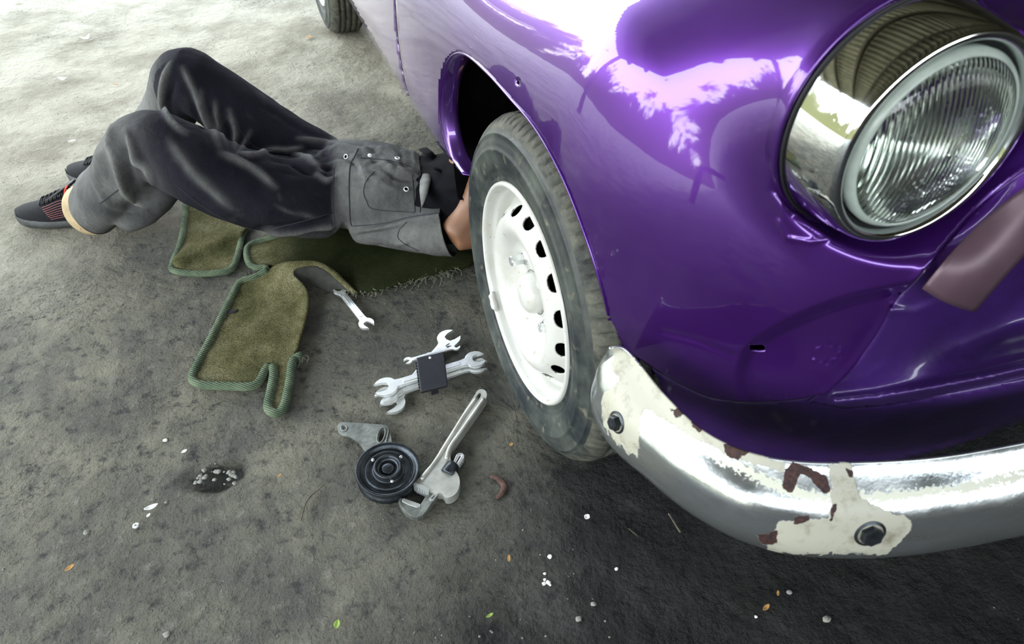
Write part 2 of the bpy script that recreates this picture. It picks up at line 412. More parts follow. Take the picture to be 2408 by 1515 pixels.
def ground_z(x, y):
    """true relief of the trodden floor, centimetre lumps"""
    z = 0.0
    for s, a in ((1.7, .010), (6, .0045), (17, .0030), (41, .0016)):
        z += a*mnoise.noise(Vector((x*s, y*s, s)))
    return z
def build_ground():
    xs = np.concatenate([np.linspace(-14, -2.4, 24, endpoint=False), np.linspace(-2.4, 1.6, 420, endpoint=False), np.linspace(1.6, 12, 20)])
    ys = np.concatenate([np.linspace(-8, -1.2, 16, endpoint=False), np.linspace(-1.2, 3.0, 430, endpoint=False), np.linspace(3.0, 16, 50)])
    V = []
    hole = gz(505, 1115)
    for x in xs:
        for y in ys:
            z = ground_z(x, y)-.004 if -2.6 < x < 1.8 and -1.4 < y < 5 else 0
            r = math.hypot((x-hole[0])/.062, (y-hole[1])/.030+.25*math.sin(x*60))
            if r < 1.3: z -= .016*(1-min(1, max(0, (r-.6)/.7)))
            # shallow scrape left of the near shoe and ruts
            V.append((x, y, min(z, .004)))
    o = link_mesh('floor', V, grid_faces(len(xs), len(ys)), ground_material()); o['kind'] = 'structure'; return o

def build_shed():
    t = NT('sun_faded_roof_sheet'); t.set(Base_Color=t.ramp(t.noise(3, 5), [(.3, (.16, .145, .085)), (.7, (.26, .235, .15))]), Roughness=.6); roof = t.m
    wall = simple('dark_shed_wall', (.05, .045, .04), .9, 0, .4, 3)
    n = 170; xs = np.linspace(ROOF_X0, ROOF_X1, n); V = []
    for i, x in enumerate(xs):
        z = ROOF_Z+.03*math.sin(i*PI/2)
        V += [(x, ROOF_Y0, z), (x, ROOF_Y1, z), ]
    V2 = [(x, y, z+.01) for x, y, z in V]; F = [(2*i, 2*i+1, 2*i+3, 2*i+2) for i in range(n-1)]
    Vv, Ff = merge((V, F), (V2, F)); o = link_mesh('ceiling', Vv, Ff, roof, smooth=False); o['kind'] = 'structure'
    v, f = merge(*[box(((ROOF_X0+ROOF_X1)/2, y, ROOF_Z-.12), (ROOF_X1-ROOF_X0, .07, .14)) for y in np.arange(-4.6, 3.3, .95)])
    o = link_mesh('trim_1', v, f, simple('roof_beam', (.10, .08, .055), .8), smooth=False); o['kind'] = 'structure'
    for nm, c, s in (('wall_right', (ROOF_X1, 0, 1.55), (.12, 12, 3.1)), ('added_wall_back', (.8, ROOF_Y0, 1.05), (8.4, .12, 2.1)), ('added_wall_far', (3.1, ROOF_Y1, 1.55), (3.8, .12, 3.1))):  # back and far walls: unseen, added to cut front light and darken bonnet reflections
        o = link_mesh(nm, *box(c, s), wall, smooth=False); o['kind'] = 'structure'
    for x, y in ((ROOF_X0+.1, ROOF_Y1-.1), (ROOF_X0+.1, -1.2)):
        o = link_mesh('trim_2' if y > 0 else 'trim_3', *box((x, y, 1.55), (.16, .16, 3.1)), M_post, smooth=False); o['kind'] = 'structure'
M_post = simple('timber_post', (.10, .08, .06), .8)

# ------------------------------------------------------------------ car body
HL_C = np.array([.222, -.476, .809]); HL_A = np.array([-.055, -.9985, .03])

def poly_dist(x, y, y0=-.1):
    r = (np.clip((.75-x)/.75, 0, None))**3
    rr = r+np.where(y < y0, ((y0-y)/.5)**2, 0)
    far = np.clip((x-.75)/.80, 0, None)**3      # other flank
    rr = rr+far
    return (rr**(1/2.4)-1)*.60
def Ztop(x, y):
    ridge = .835+.085*sstep(.25, -.42, y)
    ridge = ridge+.05*sstep(.9, 2.2, y)
    valley = .055*np.exp(-((x-.36)/.13)**2)*sstep(.6, .0, y)*sstep(-.50, -.30, y)
    valley2 = .055*np.exp(-((x-1.14)/.13)**2)*sstep(.6, .0, y)*sstep(-.50, -.30, y)
    drop = 1.1*np.clip(-.43-y, 0, None)
    hood = .03*sstep(.5, .75, x)*sstep(1.0, .75, x)
    return ridge-valley-valley2-drop+hood
def smax(a, b, k):
    h = np.clip(.5+.5*(a-b)/k, 0, 1); return b+(a-b)*h+k*h*(1-h)
def body_F(P, inset=0.0):
    x, y, z = P[..., 0], P[..., 1], P[..., 2]
    zi = 1.0*np.clip(z-.60, 0, None)**2+1.1*np.clip(.45-z, 0, None)**2*sstep(-.2, .3, y)+.5*np.clip(.55-z, 0, None)**2*sstep(.1, -.2, y)
    f1 = poly_dist(x, y)+zi
    F = smax(f1, z-Ztop(x, y), .13)
    # the fender runs forward into a barrel that carries the lamp
    Pm = np.stack([.75-np.abs(x-.75), y, z], -1); rel = Pm-HL_C; A = HL_A/np.linalg.norm(HL_A); d = rel@A; rad = np.linalg.norm(rel-d[..., None]*A, axis=-1)
    cyl = np.maximum(rad-.1185, d+.066)
    cyl = np.maximum(cyl, -.30-d)
    F = -smax(-F, -cyl, .045)
    carve = np.maximum(rad-.1215, -(d+.064))
    F = smax(F, -carve, .012)
    return F+inset
def cast(px, py, inset=0.0, smin=None, F=None):
    """first meeting of the line of sight with the body shell (bisection after marching)"""
    D = rays(px, py); D = D/np.linalg.norm(D, axis=-1)[..., None]
    t = np.full(px.shape, .25); hit = np.zeros(px.shape, bool); lo = t.copy(); hi = t.copy()
    F = F or body_F
    for s in np.arange(.25, 6.5, .02):
        v = F(CAM+D*s, inset); new = (~hit) & (v < 0)
        lo[new] = s-.02; hi[new] = s; hit |= new
    for _ in range(22):
        m = (lo+hi)/2; v = F(CAM+D*m[..., None], inset) < 0
        hi = np.where(v, m, hi); lo = np.where(v, lo, m)
    return CAM+D*hi[..., None], hit
def axis_steps(a, b, coarse, fine_zones):
    v = [a]
    while v[-1] < b:
        st = coarse
        for z0, z1, s in fine_zones:
            if z0 <= v[-1] < z1: st = min(st, s)
        v.append(v[-1]+st)
    return np.array(v)
def shell(name, X, Y, keep, snaps, mat, parent, insetfn=None, base_inset=0.0, thick=.004, post=None, F=None):
    """body panel: the part of the shell inside outline `keep`, edge vertices drawn on to the outlines in `snaps`"""
    GX, GY = np.meshgrid(X, Y, indexing='ij'); P = np.stack([GX, GY], -1)
    cell = np.minimum(np.gradient(X)[:, None], np.gradient(Y)[None, :])
    cen = (P[:-1, :-1]+P[1:, :-1]+P[:-1, 1:]+P[1:, 1:])/4
    inside = keep(cen)
    cnt = np.zeros(P.shape[:2], int)
    for a, b in ((0, 0), (0, 1), (1, 0), (1, 1)): cnt[a:a+inside.shape[0], b:b+inside.shape[1]] += inside
    edge = (cnt > 0) & (cnt < 4); Q = P[edge]; bd = np.full(len(Q), 1e9); bq = Q.copy()
    for line, closed in snaps:
        d, c = seg_near(Q, line, closed); m = d < bd; bd[m] = d[m]; bq[m] = c[m]
    ce = cell[edge]*1.6; m = bd < ce; Q[m] = bq[m]; P[edge] = Q
    ins = base_inset+(insetfn(P) if insetfn is not None else 0)
    V, hit = cast(P[..., 0], P[..., 1], ins if np.ndim(ins) else float(ins), F=F)
    ok = inside & hit[:-1, :-1] & hit[1:, :-1] & hit[:-1, 1:] & hit[1:, 1:]
    ln = np.linalg.norm(V[1:, 1:]-V[:-1, :-1], axis=-1)
    ok &= ln < .20
    nv = len(Y); idx = np.arange(V.shape[0]*nv).reshape(-1, nv)
    i, j = np.nonzero(ok)
    F_ = np.stack([idx[i, j], idx[i, j+1], idx[i+1, j+1], idx[i+1, j]], 1)
    used = np.unique(F_); remap = -np.ones(V.shape[0]*nv, int); remap[used] = np.arange(len(used))
    VV = V.reshape(-1, 3)[used]
    if post is not None: VV = post(VV)
    o = link_mesh(name, VV, remap[F_], mat, parent)
    m = o.modifiers.new('gauge', 'SOLIDIFY'); m.thickness = thick; m.offset = 1.0
    # thickness goes inward: check the face direction
    nrm = np.zeros(3); me = o.data
    c = np.array(me.polygons[len(me.polygons)//2].center); nn = np.array(me.polygons[len(me.polygons)//2].normal)
    if nn@(CAM-c) > 0: m.offset = -1.0
    return o

ARCH = cr([(1088, 412), (1062, 372), (1043, 318), (1034, 260), (1036, 200), (1048, 150), (1068, 124), (1098, 128), (1148, 172), (1202, 232), (1250, 287), (1292, 352), (1332, 432), (1368, 525), (1398, 615), (1424, 705), (1444, 800), (1452, 830)], 120)
SILL = [(2000, -330), (640, -330), (740, -140), (820, 0), (885, 112), (965, 240), (1030, 340), (1088, 412)]
SEAM = cr([(1452, 830), (1472, 826), (1560, 882), (1640, 924), (1700, 941), (1780, 946), (1870, 940), (1945, 926)], 60)
NOSE = cr([(1945, 926), (2000, 872), (2060, 792), (2110, 706), (2160, 652), (2232, 560), (2310, 474), (2420, 392), (2620, 270), (2900, 150)], 80)
def build_body(root):
    top = [(2900, -330), (640, -330)]
    outline = np.vstack([top, SILL[2:], ARCH[1:], SEAM[1:], NOSE[1:]])
    DOOR = cr([(900, -330), (922, -150), (930, 0), (938, 100), (955, 200), (985, 290), (1012, 318)], 60)
    hl = [(2190+0, 320)]
    def blob(cx, cy, rx, ry, rot=0, n=20):
        a = np.linspace(0, 2*PI, n, endpoint=False); c, s = math.cos(rot), math.sin(rot)
        return np.stack([cx+rx*np.cos(a)*c-ry*np.sin(a)*s, cy+rx*np.cos(a)*s+ry*np.sin(a)*c], 1)
    slot1 = np.array([(1762, 811), (1797, 812), (1800, 824), (1764, 826)]); slot2 = np.array([(2112, 690), (2140, 680), (2150, 690), (2140, 702), (2114, 705)])
    holes = [slot1, slot2, blob(1040, 31, 2.2, 6), blob(1218, 194, 3, 8, -.3)]
    RIDGE = cr([(1738, 965), (1722, 905), (1730, 845), (1762, 800), (1850, 745), (1980, 693), (2100, 665), (2165, 652)], 60)
    PANEL = np.vstack([RIDGE, [(2190, 670), (2145, 730), (2080, 830), (2015, 905), (1955, 960), (1850, 975), (1760, 975)]])
    LOW = [(1722, 905), (1745, 925), (1850, 938), (1935, 928)]
    def ins(P):
        inside = in_poly(P, PANEL); d, _ = seg_near(P, RIDGE); dl, _ = seg_near(P, NOSE); db, _ = seg_near(P, LOW)
        v = np.where(inside, .019*sstep(0, 34, d)*(.45+.55*sstep(0, 150, db))*sstep(-40, 60, P[..., 0]-1722), 0)
        # crease running from the arch towards the panel
        d2, _ = seg_near(P, [(1560, 780), (1640, 800), (1722, 838)])
        v = v+.0016*np.exp(-(d2/8)**2)
        # lamp eyebrow dents below the headlight
        d3, _ = seg_near(P, [(1830, 520), (1850, 560), (1905, 570), (1950, 560), (1870, 505)])
        v = v+.0018*np.exp(-(d3/5)**2)*-1
        # corroded blister
        d4, _ = seg_near(P, blob(1943, 832, 34, 20, -.2, 24), True)
        n = np.array([mnoise.noise(Vector((a*.12, b*.12, 3))) for a, b in P.reshape(-1, 2)]).reshape(P.shape[:-1])
        v = v+np.exp(-(d4/6)**2)*.0016*n
        d5, _ = seg_near(P, [(1700, 930), (1780, 934), (1870, 930), (1930, 916)])
        v = v+np.exp(-(d5/14)**2)*.0007*n
        # rolled lip round the nose edge
        v = v-.0015*np.exp(-(dl/14)**2)
        return v
    X = axis_steps(560, 2900, 10, [(880, 2480, 5), (1700, 2180, 3.2)]); Y = axis_steps(-330, 1010, 10, [(-20, 1010, 5), (640, 960, 3.2)])
    keep = lambda c: in_poly(c, outline) & ~np.any([in_poly(c, h) for h in holes], axis=0)
    front = np.vstack([DOOR[::-1]]) ; 
    doorpoly = np.vstack([[(560, -330)], DOOR, [(1012, 318)], [(1040, 355)], [(1000, 380)], [(600, 0)]])
    dp = lambda c: in_poly(c, np.vstack([[(300, -330)], DOOR, [(1020, 326), (900, 420), (300, 0)]]))
    outs = [(outline, True)]+[(h, True) for h in holes]
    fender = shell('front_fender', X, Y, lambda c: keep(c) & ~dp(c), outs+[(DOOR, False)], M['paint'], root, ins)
    fender['label'] = 'glossy purple front fender and bonnet'
    # door sits a hair further in than the fender so the shut line shows
    DG = DOOR+np.array([-2.2, .6]); dp2 = lambda c: in_poly(c, np.vstack([[(300, -330)], DG, [(1018, 326), (900, 420), (300, 0)]]))
    Xd = axis_steps(300, 1040, 6, []); Yd = axis_steps(-330, 420, 6, [])
    ol2 = np.vstack([[(1100, -330), (560, -330)], SILL[2:]])
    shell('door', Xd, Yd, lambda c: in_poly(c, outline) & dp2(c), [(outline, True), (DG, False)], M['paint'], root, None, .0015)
    # rolled lip of the wheel arch: a flange turned in towards the wheel house
    A, _ = cast(ARCH[:, 0], ARCH[:, 1]); n = len(A); V = []
    s = np.linspace(0, 1, n)
    wid = .010+.026*sstep(.62, .25, s)
    rows = 6
    for i in range(n):
        cen = np.array([A[i][0], .02, .36]); d = cen-A[i]; d[0] = 0; d /= np.linalg.norm(d)
        for k in range(rows):
            t = k/(rows-1)
            V.append(A[i]+np.array([1, 0, 0])*wid[i]*math.sin(t*PI/2)+d*.008*math.sin(t*PI)+d*wid[i]*.25*t)
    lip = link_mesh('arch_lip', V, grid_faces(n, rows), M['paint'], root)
    m = lip.modifiers.new('g', 'SOLIDIFY'); m.thickness = .003
    # black wheel housing
    prof = []
    V = []
    ns = 48
    for i in range(ns+1):
        a = -PI*.12+PI*1.24*i/ns; rr = .435
        for x in (.02, .10, .25, .42):
            V.append((x+.03, .04-rr*math.cos(a)*(.80 if i < ns/2 else 1.18), max(.20, .315+rr*.95*math.sin(a))))
    F = grid_faces(ns+1, 4)
    b = len(V); V += [(.45, .04, .315)]; F += [(b, i*4+3, (i+1)*4+3) for i in range(ns)]
    link_mesh('wheel_housing', V, F, M['black_lining'], root)
    # lower apron behind the bumper
    ap_out = np.vstack([[(1440, 812), (1472, 818)], SEAM[2:], [(2000, 958), (2080, 952), (2250, 925), (2408, 895), (2800, 800)], [(2800, 1500), (1500, 1500), (1470, 1000)]])
    Xa = axis_steps(1400, 2800, 8, []); Ya = axis_steps(780, 1420, 8, [])
    def apF(P, inset):
        z = P[..., 2]
        return np.maximum(body_F(P, 0)+.016+.9*np.clip(.53-z, 0, None)**1.3+.03*sstep(.15, .30, P[..., 0]), z-.58+0*z)+inset
    def apF2(P, inset): return body_F(P, 0)+.014+.10*np.clip(.53-P[..., 2], 0, None)+inset
    shell('front_apron', Xa, Ya, lambda c: in_poly(c, ap_out), [(ap_out, True)], M['paint_coarse'], root, None, 0, F=apF2)
    # recessed nose below the air intake, concave, with a raised welded ridge along its foot
    rec_out = np.vstack([[(1900, 945)], NOSE[4:50], [(2800, 380), (2800, 880)], [(2500, 880), (2408, 897), (2250, 928), (2080, 955), (1985, 962)]])
    def recins(P):
        d, _ = seg_near(P, NOSE); dr, _ = seg_near(P, [(1965, 945), (2060, 935), (2180, 915), (2320, 888), (2408, 868), (2800, 760)])
        v = .016+.075*sstep(0, 240, d)*sstep(0, 130, dr)
        n = np.array([mnoise.noise(Vector((a*.07, b*.07, 9))) for a, b in P.reshape(-1, 2)]).reshape(P.shape[:-1])
        v = v-.016*np.exp(-(dr/13)**2)*(1+.12*n)
        d2, _ = seg_near(P, [(2090, 730), (2150, 735), (2230, 700)]); v = v-.006*np.exp(-(d2/12)**2)
        return v+.0003*n*sstep(200, 0, d)*sstep(4, 30, d)
    Xr = axis_steps(1880, 2800, 9, [(1900, 2440, 4.5)]); Yr = axis_steps(380, 1010, 4.5, [])
    shell('nose_recess', Xr, Yr, lambda c: in_poly(c, rec_out), [(rec_out, True)], M['paint_coarse'], root, recins)
    # mauve primered trim plate that curls out of the intake
    a1 = [(2168, 676), (2240, 590), (2325, 508), (2440, 420), (2560, 350)]
    a2 = [(2286, 729), (2345, 660), (2400, 600), (2470, 530), (2580, 440)]
    V = []; L1 = cr(a1, 30); L2 = cr(a2, 30)
    Q1, _ = cast(L1[:, 0], L1[:, 1], .0); Q2, _ = cast(L2[:, 0], L2[:, 1], .0)
    D1 = (CAM-Q1); D1 /= np.linalg.norm(D1, axis=1)[:, None]; D2 = CAM-Q2; D2 /= np.linalg.norm(D2, axis=1)[:, None]
    for i in range(30):
        p = Q1[i]+D1[i]*.004; r = Q2[i]-D2[i]*.004
        for k in range(13):
            t = k/12; V.append(p*(1-t)+r*t+(D1[i]+np.array([0, 0, -.3]))*.012*math.sin(t*PI))
    o = link_mesh('intake_trim_plate', V, grid_faces(30, 13), M['primer'], root); o['label'] = 'mauve primered plate at the air intake'
    m = o.modifiers.new('g', 'SOLIDIFY'); m.thickness = .004
    # dark back of the intake
    v, f = box((.75, -.30, .66), (.95, .02, .30)); link_mesh('air_intake_void', v, f, M['black_lining'], root, False)
    # bonnet top and the far half of the nose, solved from the same body shape
    def solve(P0, D, smax_):
        t = np.full(P0.shape[:-1], np.nan); prev = body_F(P0, .004)
        for s in np.arange(.01, smax_, .01):
            v = body_F(P0+D*s, .004); m = np.isnan(t) & (v < 0) & (prev >= 0); t[m] = (s-.01+.01*prev[m]/(prev[m]-v[m])); prev = v
        return P0+D*t[..., None], ~np.isnan(t)
    for nm_, P0, D, lim in (('bonnet', np.stack(np.meshgrid(np.linspace(.14, 1.46, 130), np.linspace(-.56, 1.1, 150), indexing='ij')+[np.full((130, 150), 1.02)], -1), np.array([0, 0, -1.]), .42),
                            ('far_nose', np.stack(np.meshgrid(np.linspace(.72, 1.49, 110), [-.75], np.linspace(.36, .88, 90), indexing='ij'), -1)[:, 0], np.array([0, 1., 0]), .62)):
        V, ok = solve(P0, D, lim); nv = V.shape[1]; q = ok[:-1, :-1] & ok[1:, :-1] & ok[:-1, 1:] & ok[1:, 1:]
        q &= (np.linalg.norm(V[1:, 1:]-V[:-1, :-1], axis=-1) < .06); i, j = np.nonzero(q); idx = np.arange(V.shape[0]*nv).reshape(-1, nv)
        F_ = np.stack([idx[i, j], idx[i, j+1], idx[i+1, j+1], idx[i+1, j]], 1); used = np.unique(F_); rm = -np.ones(idx.size, int); rm[used] = np.arange(len(used))
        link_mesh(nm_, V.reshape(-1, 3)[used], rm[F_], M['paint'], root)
    # rest of the shell and underbody, out of the picture but standing where it stands
    V = []; secs = []
    ysec = np.r_[-.15, 0, .3, .8, 1.4, 2.0, 2.5, 2.9, 3.2]
    for y in ysec:
        ring = []
        zt = float(Ztop(np.array(.75), np.array(y)))-.13
        e = float(sstep(3.4, 2.2, y))*.1+.9
        for (x, z) in ((.30, .30), (.30, zt-.06), (.42, zt-.015), (.75, zt), (1.1, zt-.01), (1.42, zt-.06), (1.52, .62), (1.5, .35), (1.42, .22)):
            ring.append((.75+(x-.75)*e, y, z))
        V += ring
    o = link_mesh('inner_body_shell', V, [f for f in grid_faces(len(ysec), 9)]+[tuple(range(9)), tuple(range((len(ysec)-1)*9, len(ysec)*9))], M['black_lining'], root, False)
    link_mesh('added_undertray', *box((.90, -.08, .31), (1.0, .60, .02)), M['black_lining'], root, False)  # added black sheet that darkens the gap between apron and bumper
    link_mesh('floor_pan', *box((.80, 1.55, .285), (1.2, 1.5, .03)), M['black_lining'], root, False)
    for y in (0, 2.4): link_mesh('axle', *tube([(.12, y, .315), (1.4, y, .315)], .035, 12), M['black_lining'], root, False)

def ring_curve(c, r, ax, n=96):
    A = np.array(ax, float); A /= np.linalg.norm(A); U = np.array([0, 0, 1.]); U -= A*(U@A); U /= np.linalg.norm(U); S = np.cross(A, U)
    a = np.linspace(0, 2*PI, n, endpoint=False)
    return np.array(c)+r*(np.cos(a)[:, None]*U+np.sin(a)[:, None]*S)
def build_headlight(root, far=False):
    A = HL_A/np.linalg.norm(HL_A); HL_C = globals()['HL_C']
    if far: A = A*np.array([-1, 1, 1]); HL_C = np.array([1.5-HL_C[0], HL_C[1], HL_C[2]])
    # chrome shroud: d measured forward from the rim plane
    prof = [(.1145, -.080), (.1148, -.064), (.1142, -.050), (.1125, -.033), (.1095, -.016), (.1065, -.005), (.104, .001), (.1005, .004), (.0965, .003), (.0940, -.001), (.0925, -.006), (.0915, -.012)]
    v, f = lathe(prof, 128, HL_C, A); o = link_mesh('headlight', v, f, M['chrome'], root); o['label'] = 'far chrome headlight' if far else 'chrome headlight with a deep shroud and clear lens'
    hl = o
    m = o.modifiers.new('g', 'SOLIDIFY'); m.thickness = .0015
    # body collar the shroud is sunk in
    col = [(.1225, -.080), (.1222, -.068), (.1205, -.0635), (.1185, -.064), (.1178, -.072), (.1178, -.09)]
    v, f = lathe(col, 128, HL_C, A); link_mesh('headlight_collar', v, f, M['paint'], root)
    v, f = lathe([(.1175, -.062), (.1162, -.059), (.1148, -.062)], 96, HL_C, A); link_mesh('headlight_seal', v, f, M['seal'], root)
    v, f = lathe([(.0930, -.006), (.0915, -.0085), (.0880, -.012), (.0865, -.016)], 96, HL_C, A); link_mesh('rubber_seal', v, f, M['seal'], hl)
    # lens
    lp = [(.0875, -.016), (.0878, -.008), (.086, -.003), (.082, .001), (.076, .0055), (.066, .0105), (.054, .0150), (.040, .0185), (.026, .0208), (.012, .0220), (.0005, .0223)]
    inner = [(r*.985, d-.004) for r, d in lp][::-1]
    v, f = lathe(lp+inner+[lp[0]], 128, HL_C, A); o = link_mesh('lens', v, f, M['glass'], hl)
    me = o.data; at_ = me.attributes.new('flute', 'FLOAT', 'POINT')
    rr = [(min(1, max(0, (.076-np.linalg.norm(np.cross(np.array(p.co)-HL_C, A)))/.004))) for p in me.vertices]
    at_.data.foreach_set('value', rr)
    v, f = lathe([(.0874, -.014), (.0880, -.004), (.0858, .0008), (.0838, .0026), (.0820, .0034), (.0812, .0024)], 128, HL_C, A); link_mesh('lens_flange', v, f, M['frost'], hl)
    # reflector bowl and bulb
    bp = [(.0870, -.014), (.080, -.020), (.070, -.032), (.055, -.048), (.038, -.060), (.020, -.068), (.008, -.070), (.0005, -.070)]
    v, f = lathe(bp, 96, HL_C, A); o = link_mesh('reflector', v, f, M['reflector'], hl)
    v, f = lathe([(.0005, -.022), (.008, -.024), (.0115, -.032), (.0115, -.045), (.006, -.060), (.006, -.070)], 24, HL_C, A)
    link_mesh('bulb', v, f, M['white_leather'], hl)

def tyre_fn(a, j, r, d): return r, d
def build_wheel(root, cy, name_label, detail=True):
    """x = 0 is the outer face of the tyre; the axle runs along +x"""
    O = np.array([0, cy, .315]); ax = (1, 0, 0)
    seg = 200
    # rim pressed steel (profile from the lip inwards, then the dish)
    rp = [(.2010, .030), (.2040, .020), (.2050, .012), (.2040, .0065), (.2015, .0045), (.1985, .0065), (.1975, .012), (.1970, .020), (.1950, .0245), (.1900, .0265), (.1870, .030), (.1855, .040), (.1845, .046), (.1820, .049), (.1780, .050), (.1740, .0480), (.1700, .0430),
          (.1660, .0370), (.1620, .0310), (.1580, .0255), (.1540, .0205), (.1500, .0160), (.1460, .0122), (.1425, .0095), (.1390, .0074), (.1340, .0052), (.1280, .0045), (.1200, .0055), (.1120, .0095), (.1050, .0160), (.0990, .0240), (.0930, .0310), (.0800, .0350), (.0600, .0365), (.0440, .0365), (.0380, .0360)]
    nslot = 16; i0 = next(i for i, p in enumerate(rp) if abs(p[0]-.1660) < 1e-6); i1 = next(i for i, p in enumerate(rp) if abs(p[0]-.1425) < 1e-6)
    seg = nslot*40
    # refine the conical wall so the slots can be cut
    fine = []
    for k in range(len(rp)-1):
        fine.append(rp[k])
        if i0 <= k < i1:
            for q in range(1, 5): fine.append((rp[k][0]+(rp[k+1][0]-rp[k][0])*q/5, rp[k][1]+(rp[k+1][1]-rp[k][1])*q/5))
    fine.append(rp[-1]); rmid = .1535; rh = .0090; ah = PI/nslot*.52
    fr = np.array([p[0] for p in fine]); n = len(fine)
    th = np.linspace(0, 2*PI, seg, endpoint=False); R = np.tile(fr, (seg, 1)); T = np.tile(th[:, None], (1, n))
    loc = (T+PI/nslot) % (2*PI/nslot)-PI/nslot
    e = np.sqrt((loc/ah)**2+((R-rmid)/rh)**2)
    near = (abs(e-1) < .075) & (e > .01)
    dloc = loc/np.maximum(e, 1e-6)-loc; dR = (R-rmid)/np.maximum(e, 1e-6)-(R-rmid)
    T2 = np.where(near, T+dloc, T); R2 = np.where(near, R+dR, R)
    D2 = np.interp(-R2, -fr[n//4:], np.array([p[1] for p in fine])[n//4:]); D0 = np.tile(np.array([p[1] for p in fine]), (seg, 1)); D2 = np.where(near, D2, D0)
    V = np.stack([D2, cy-R2*np.sin(T2)*1.0, .315+R2*np.cos(T2)], -1).reshape(-1, 3)
    Fs = grid_faces(seg, n, True); keepF = []
    ec = e
    for fc in Fs:
        ii = [q//n for q in fc]; jj = [q % n for q in fc]
        tt = np.mean([T2[i_, j_] if not (max(ii)-min(ii) > 1 and i_ == 0) else T2[i_, j_]+2*PI for i_, j_ in zip(ii, jj)]); rr = np.mean([R2[i_, j_] for i_, j_ in zip(ii, jj)])
        lc = (tt+PI/nslot) % (2*PI/nslot)-PI/nslot
        if math.hypot(lc/ah, (rr-rmid)/rh) > .985: keepF.append(fc)
    w = link_mesh('wheel', V, keepF, M['enamel'], root); w['label'] = name_label
    m = w.modifiers.new('g', 'SOLIDIFY'); m.thickness = .003; m.offset = 0
    # tyre
    Ro = .317
    tp = [(.2035, .020), (.2060, .010), (.2090, .0075), (.2125, .0095), (.2160, .0085), (.2200, .0055), (.2235, .0060), (.2250, .0040), (.2320, .0010), (.2400, -.0012), (.2480, -.0022), (.2560, -.0026), (.2600, -.0040), (.2625, -.0042), (.2640, -.0024),
          (.2700, -.0010), (.2780, .0012), (.2850, .0042), (.2870, .0030), (.2885, .0036), (.2895, .0058), (.2950, .0092), (.3000, .0125), (.3050, .0170), (.3090, .0215), (.3115, .0260)]
    nsh = len(tp)
    for xg in (.047, .069, .093, .117):
        tp += [(Ro-.0008, xg-.010), (Ro, xg-.0034), (Ro-.007, xg-.0026), (Ro-.007, xg+.0026), (Ro, xg+.0034)]
    tp += [(Ro-.0012, .130), (.3110, .138), (.3050, .146), (.2900, .156), (.2600, .163), (.2300, .160), (.2080, .148), (.2030, .140)]
    lug = 92
    def fn(a, j, r, d):
        if r > .3000 and (d < .036 or d > .128):
            ph = (a*lug/(2*PI)) % 1.0
            if ph < .22: r -= .0050*(1 if r > .306 else .5)
        elif r > .315 and .036 < d < .128:
            ph = (a*lug/(2*PI)+.35*math.sin(d*260)) % 1.0
            if ph < .12: r -= .0035
        # flattened contact patch
        v = 0
        return r, d
    v, f = lathe(tp, 92*9, O, ax, fn=fn)
    v = np.array(v); lo = v[:, 2] < .004; bul = np.clip(.03-v[:, 2], 0, None); v[:, 0] += np.where(v[:, 0] < .07, -1, 1)*bul*.25; v[:, 2] = np.maximum(v[:, 2], .001)
    ty = link_mesh('tyre', v, f, M['rubber'], w); ty.data.materials.append(M['tread'])
    nn = len(tp); mi = [1 if (q % (nn-1)) >= nsh-5 and (q % (nn-1)) < nn-6 else 0 for q in range(len(ty.data.polygons))]
    ty.data.polygons.foreach_set('material_index', mi)
    # hub cap bulge
    v, f = lathe([(.0385, .040), (.0385, .032), (.0375, .022), (.0350, .016), (.0290, .0105), (.020, .007), (.010, .0058), (.0005, .0055)], 48, O, ax); link_mesh('hub_cap', v, f, M['enamel'], w)
    v, f = lathe([(.0450, .038), (.0415, .034), (.0395, .037)], 48, O, ax); link_mesh('hub_bore', v, f, M['seal'], w)
    # four wheel bolts, one standing proud
    for k in range(4):
        a = math.radians(38+90*k); c = O+np.array([0, -.066*math.sin(a), .066*math.cos(a)])
        out = .030 if k == 3 else .014
        V, F = lathe([(.0105, .037), (.0105, .041-out*.35), (.0098, .0385-out)], 6, c, ax)
        V2, F2 = lathe([(.0098, .0385-out), (.0088, .0365-out), (.0004, .0360-out)], 18, c, ax)
        V3, F3 = lathe([(.0150, .0365), (.0125, .032), (.0105, .031)], 24, c, ax)
        o = link_mesh('wheel_bolt', *merge((V, F), (V2, F2), (V3, F3)), M['steel'], w); auto_smooth(o)
    # balance weight clipped on the lip, brake drum behind
    if detail:
        a = math.radians(132)
        pts = [O+np.array([.004+(.004 if k in (0, 5) else 0), .196*math.sin(a+q), .196*math.cos(a+q)]) for k, q in enumerate(np.linspace(-.10, .10, 6))]
        v, f = tube(pts, [.004, .0075, .006, .0075, .007, .004], 10); link_mesh('balance_weight', v, f, M['enamel'], w)
        p = O+np.array([.018, .186*math.sin(a-.35), .186*math.cos(a-.35)]);
    v, f = lathe([(.135, .098), (.135, .062), (.12, .056), (.0005, .056)], 64, O, ax); link_mesh('brake_drum', v, f, M['black_lining'], w)
    return w

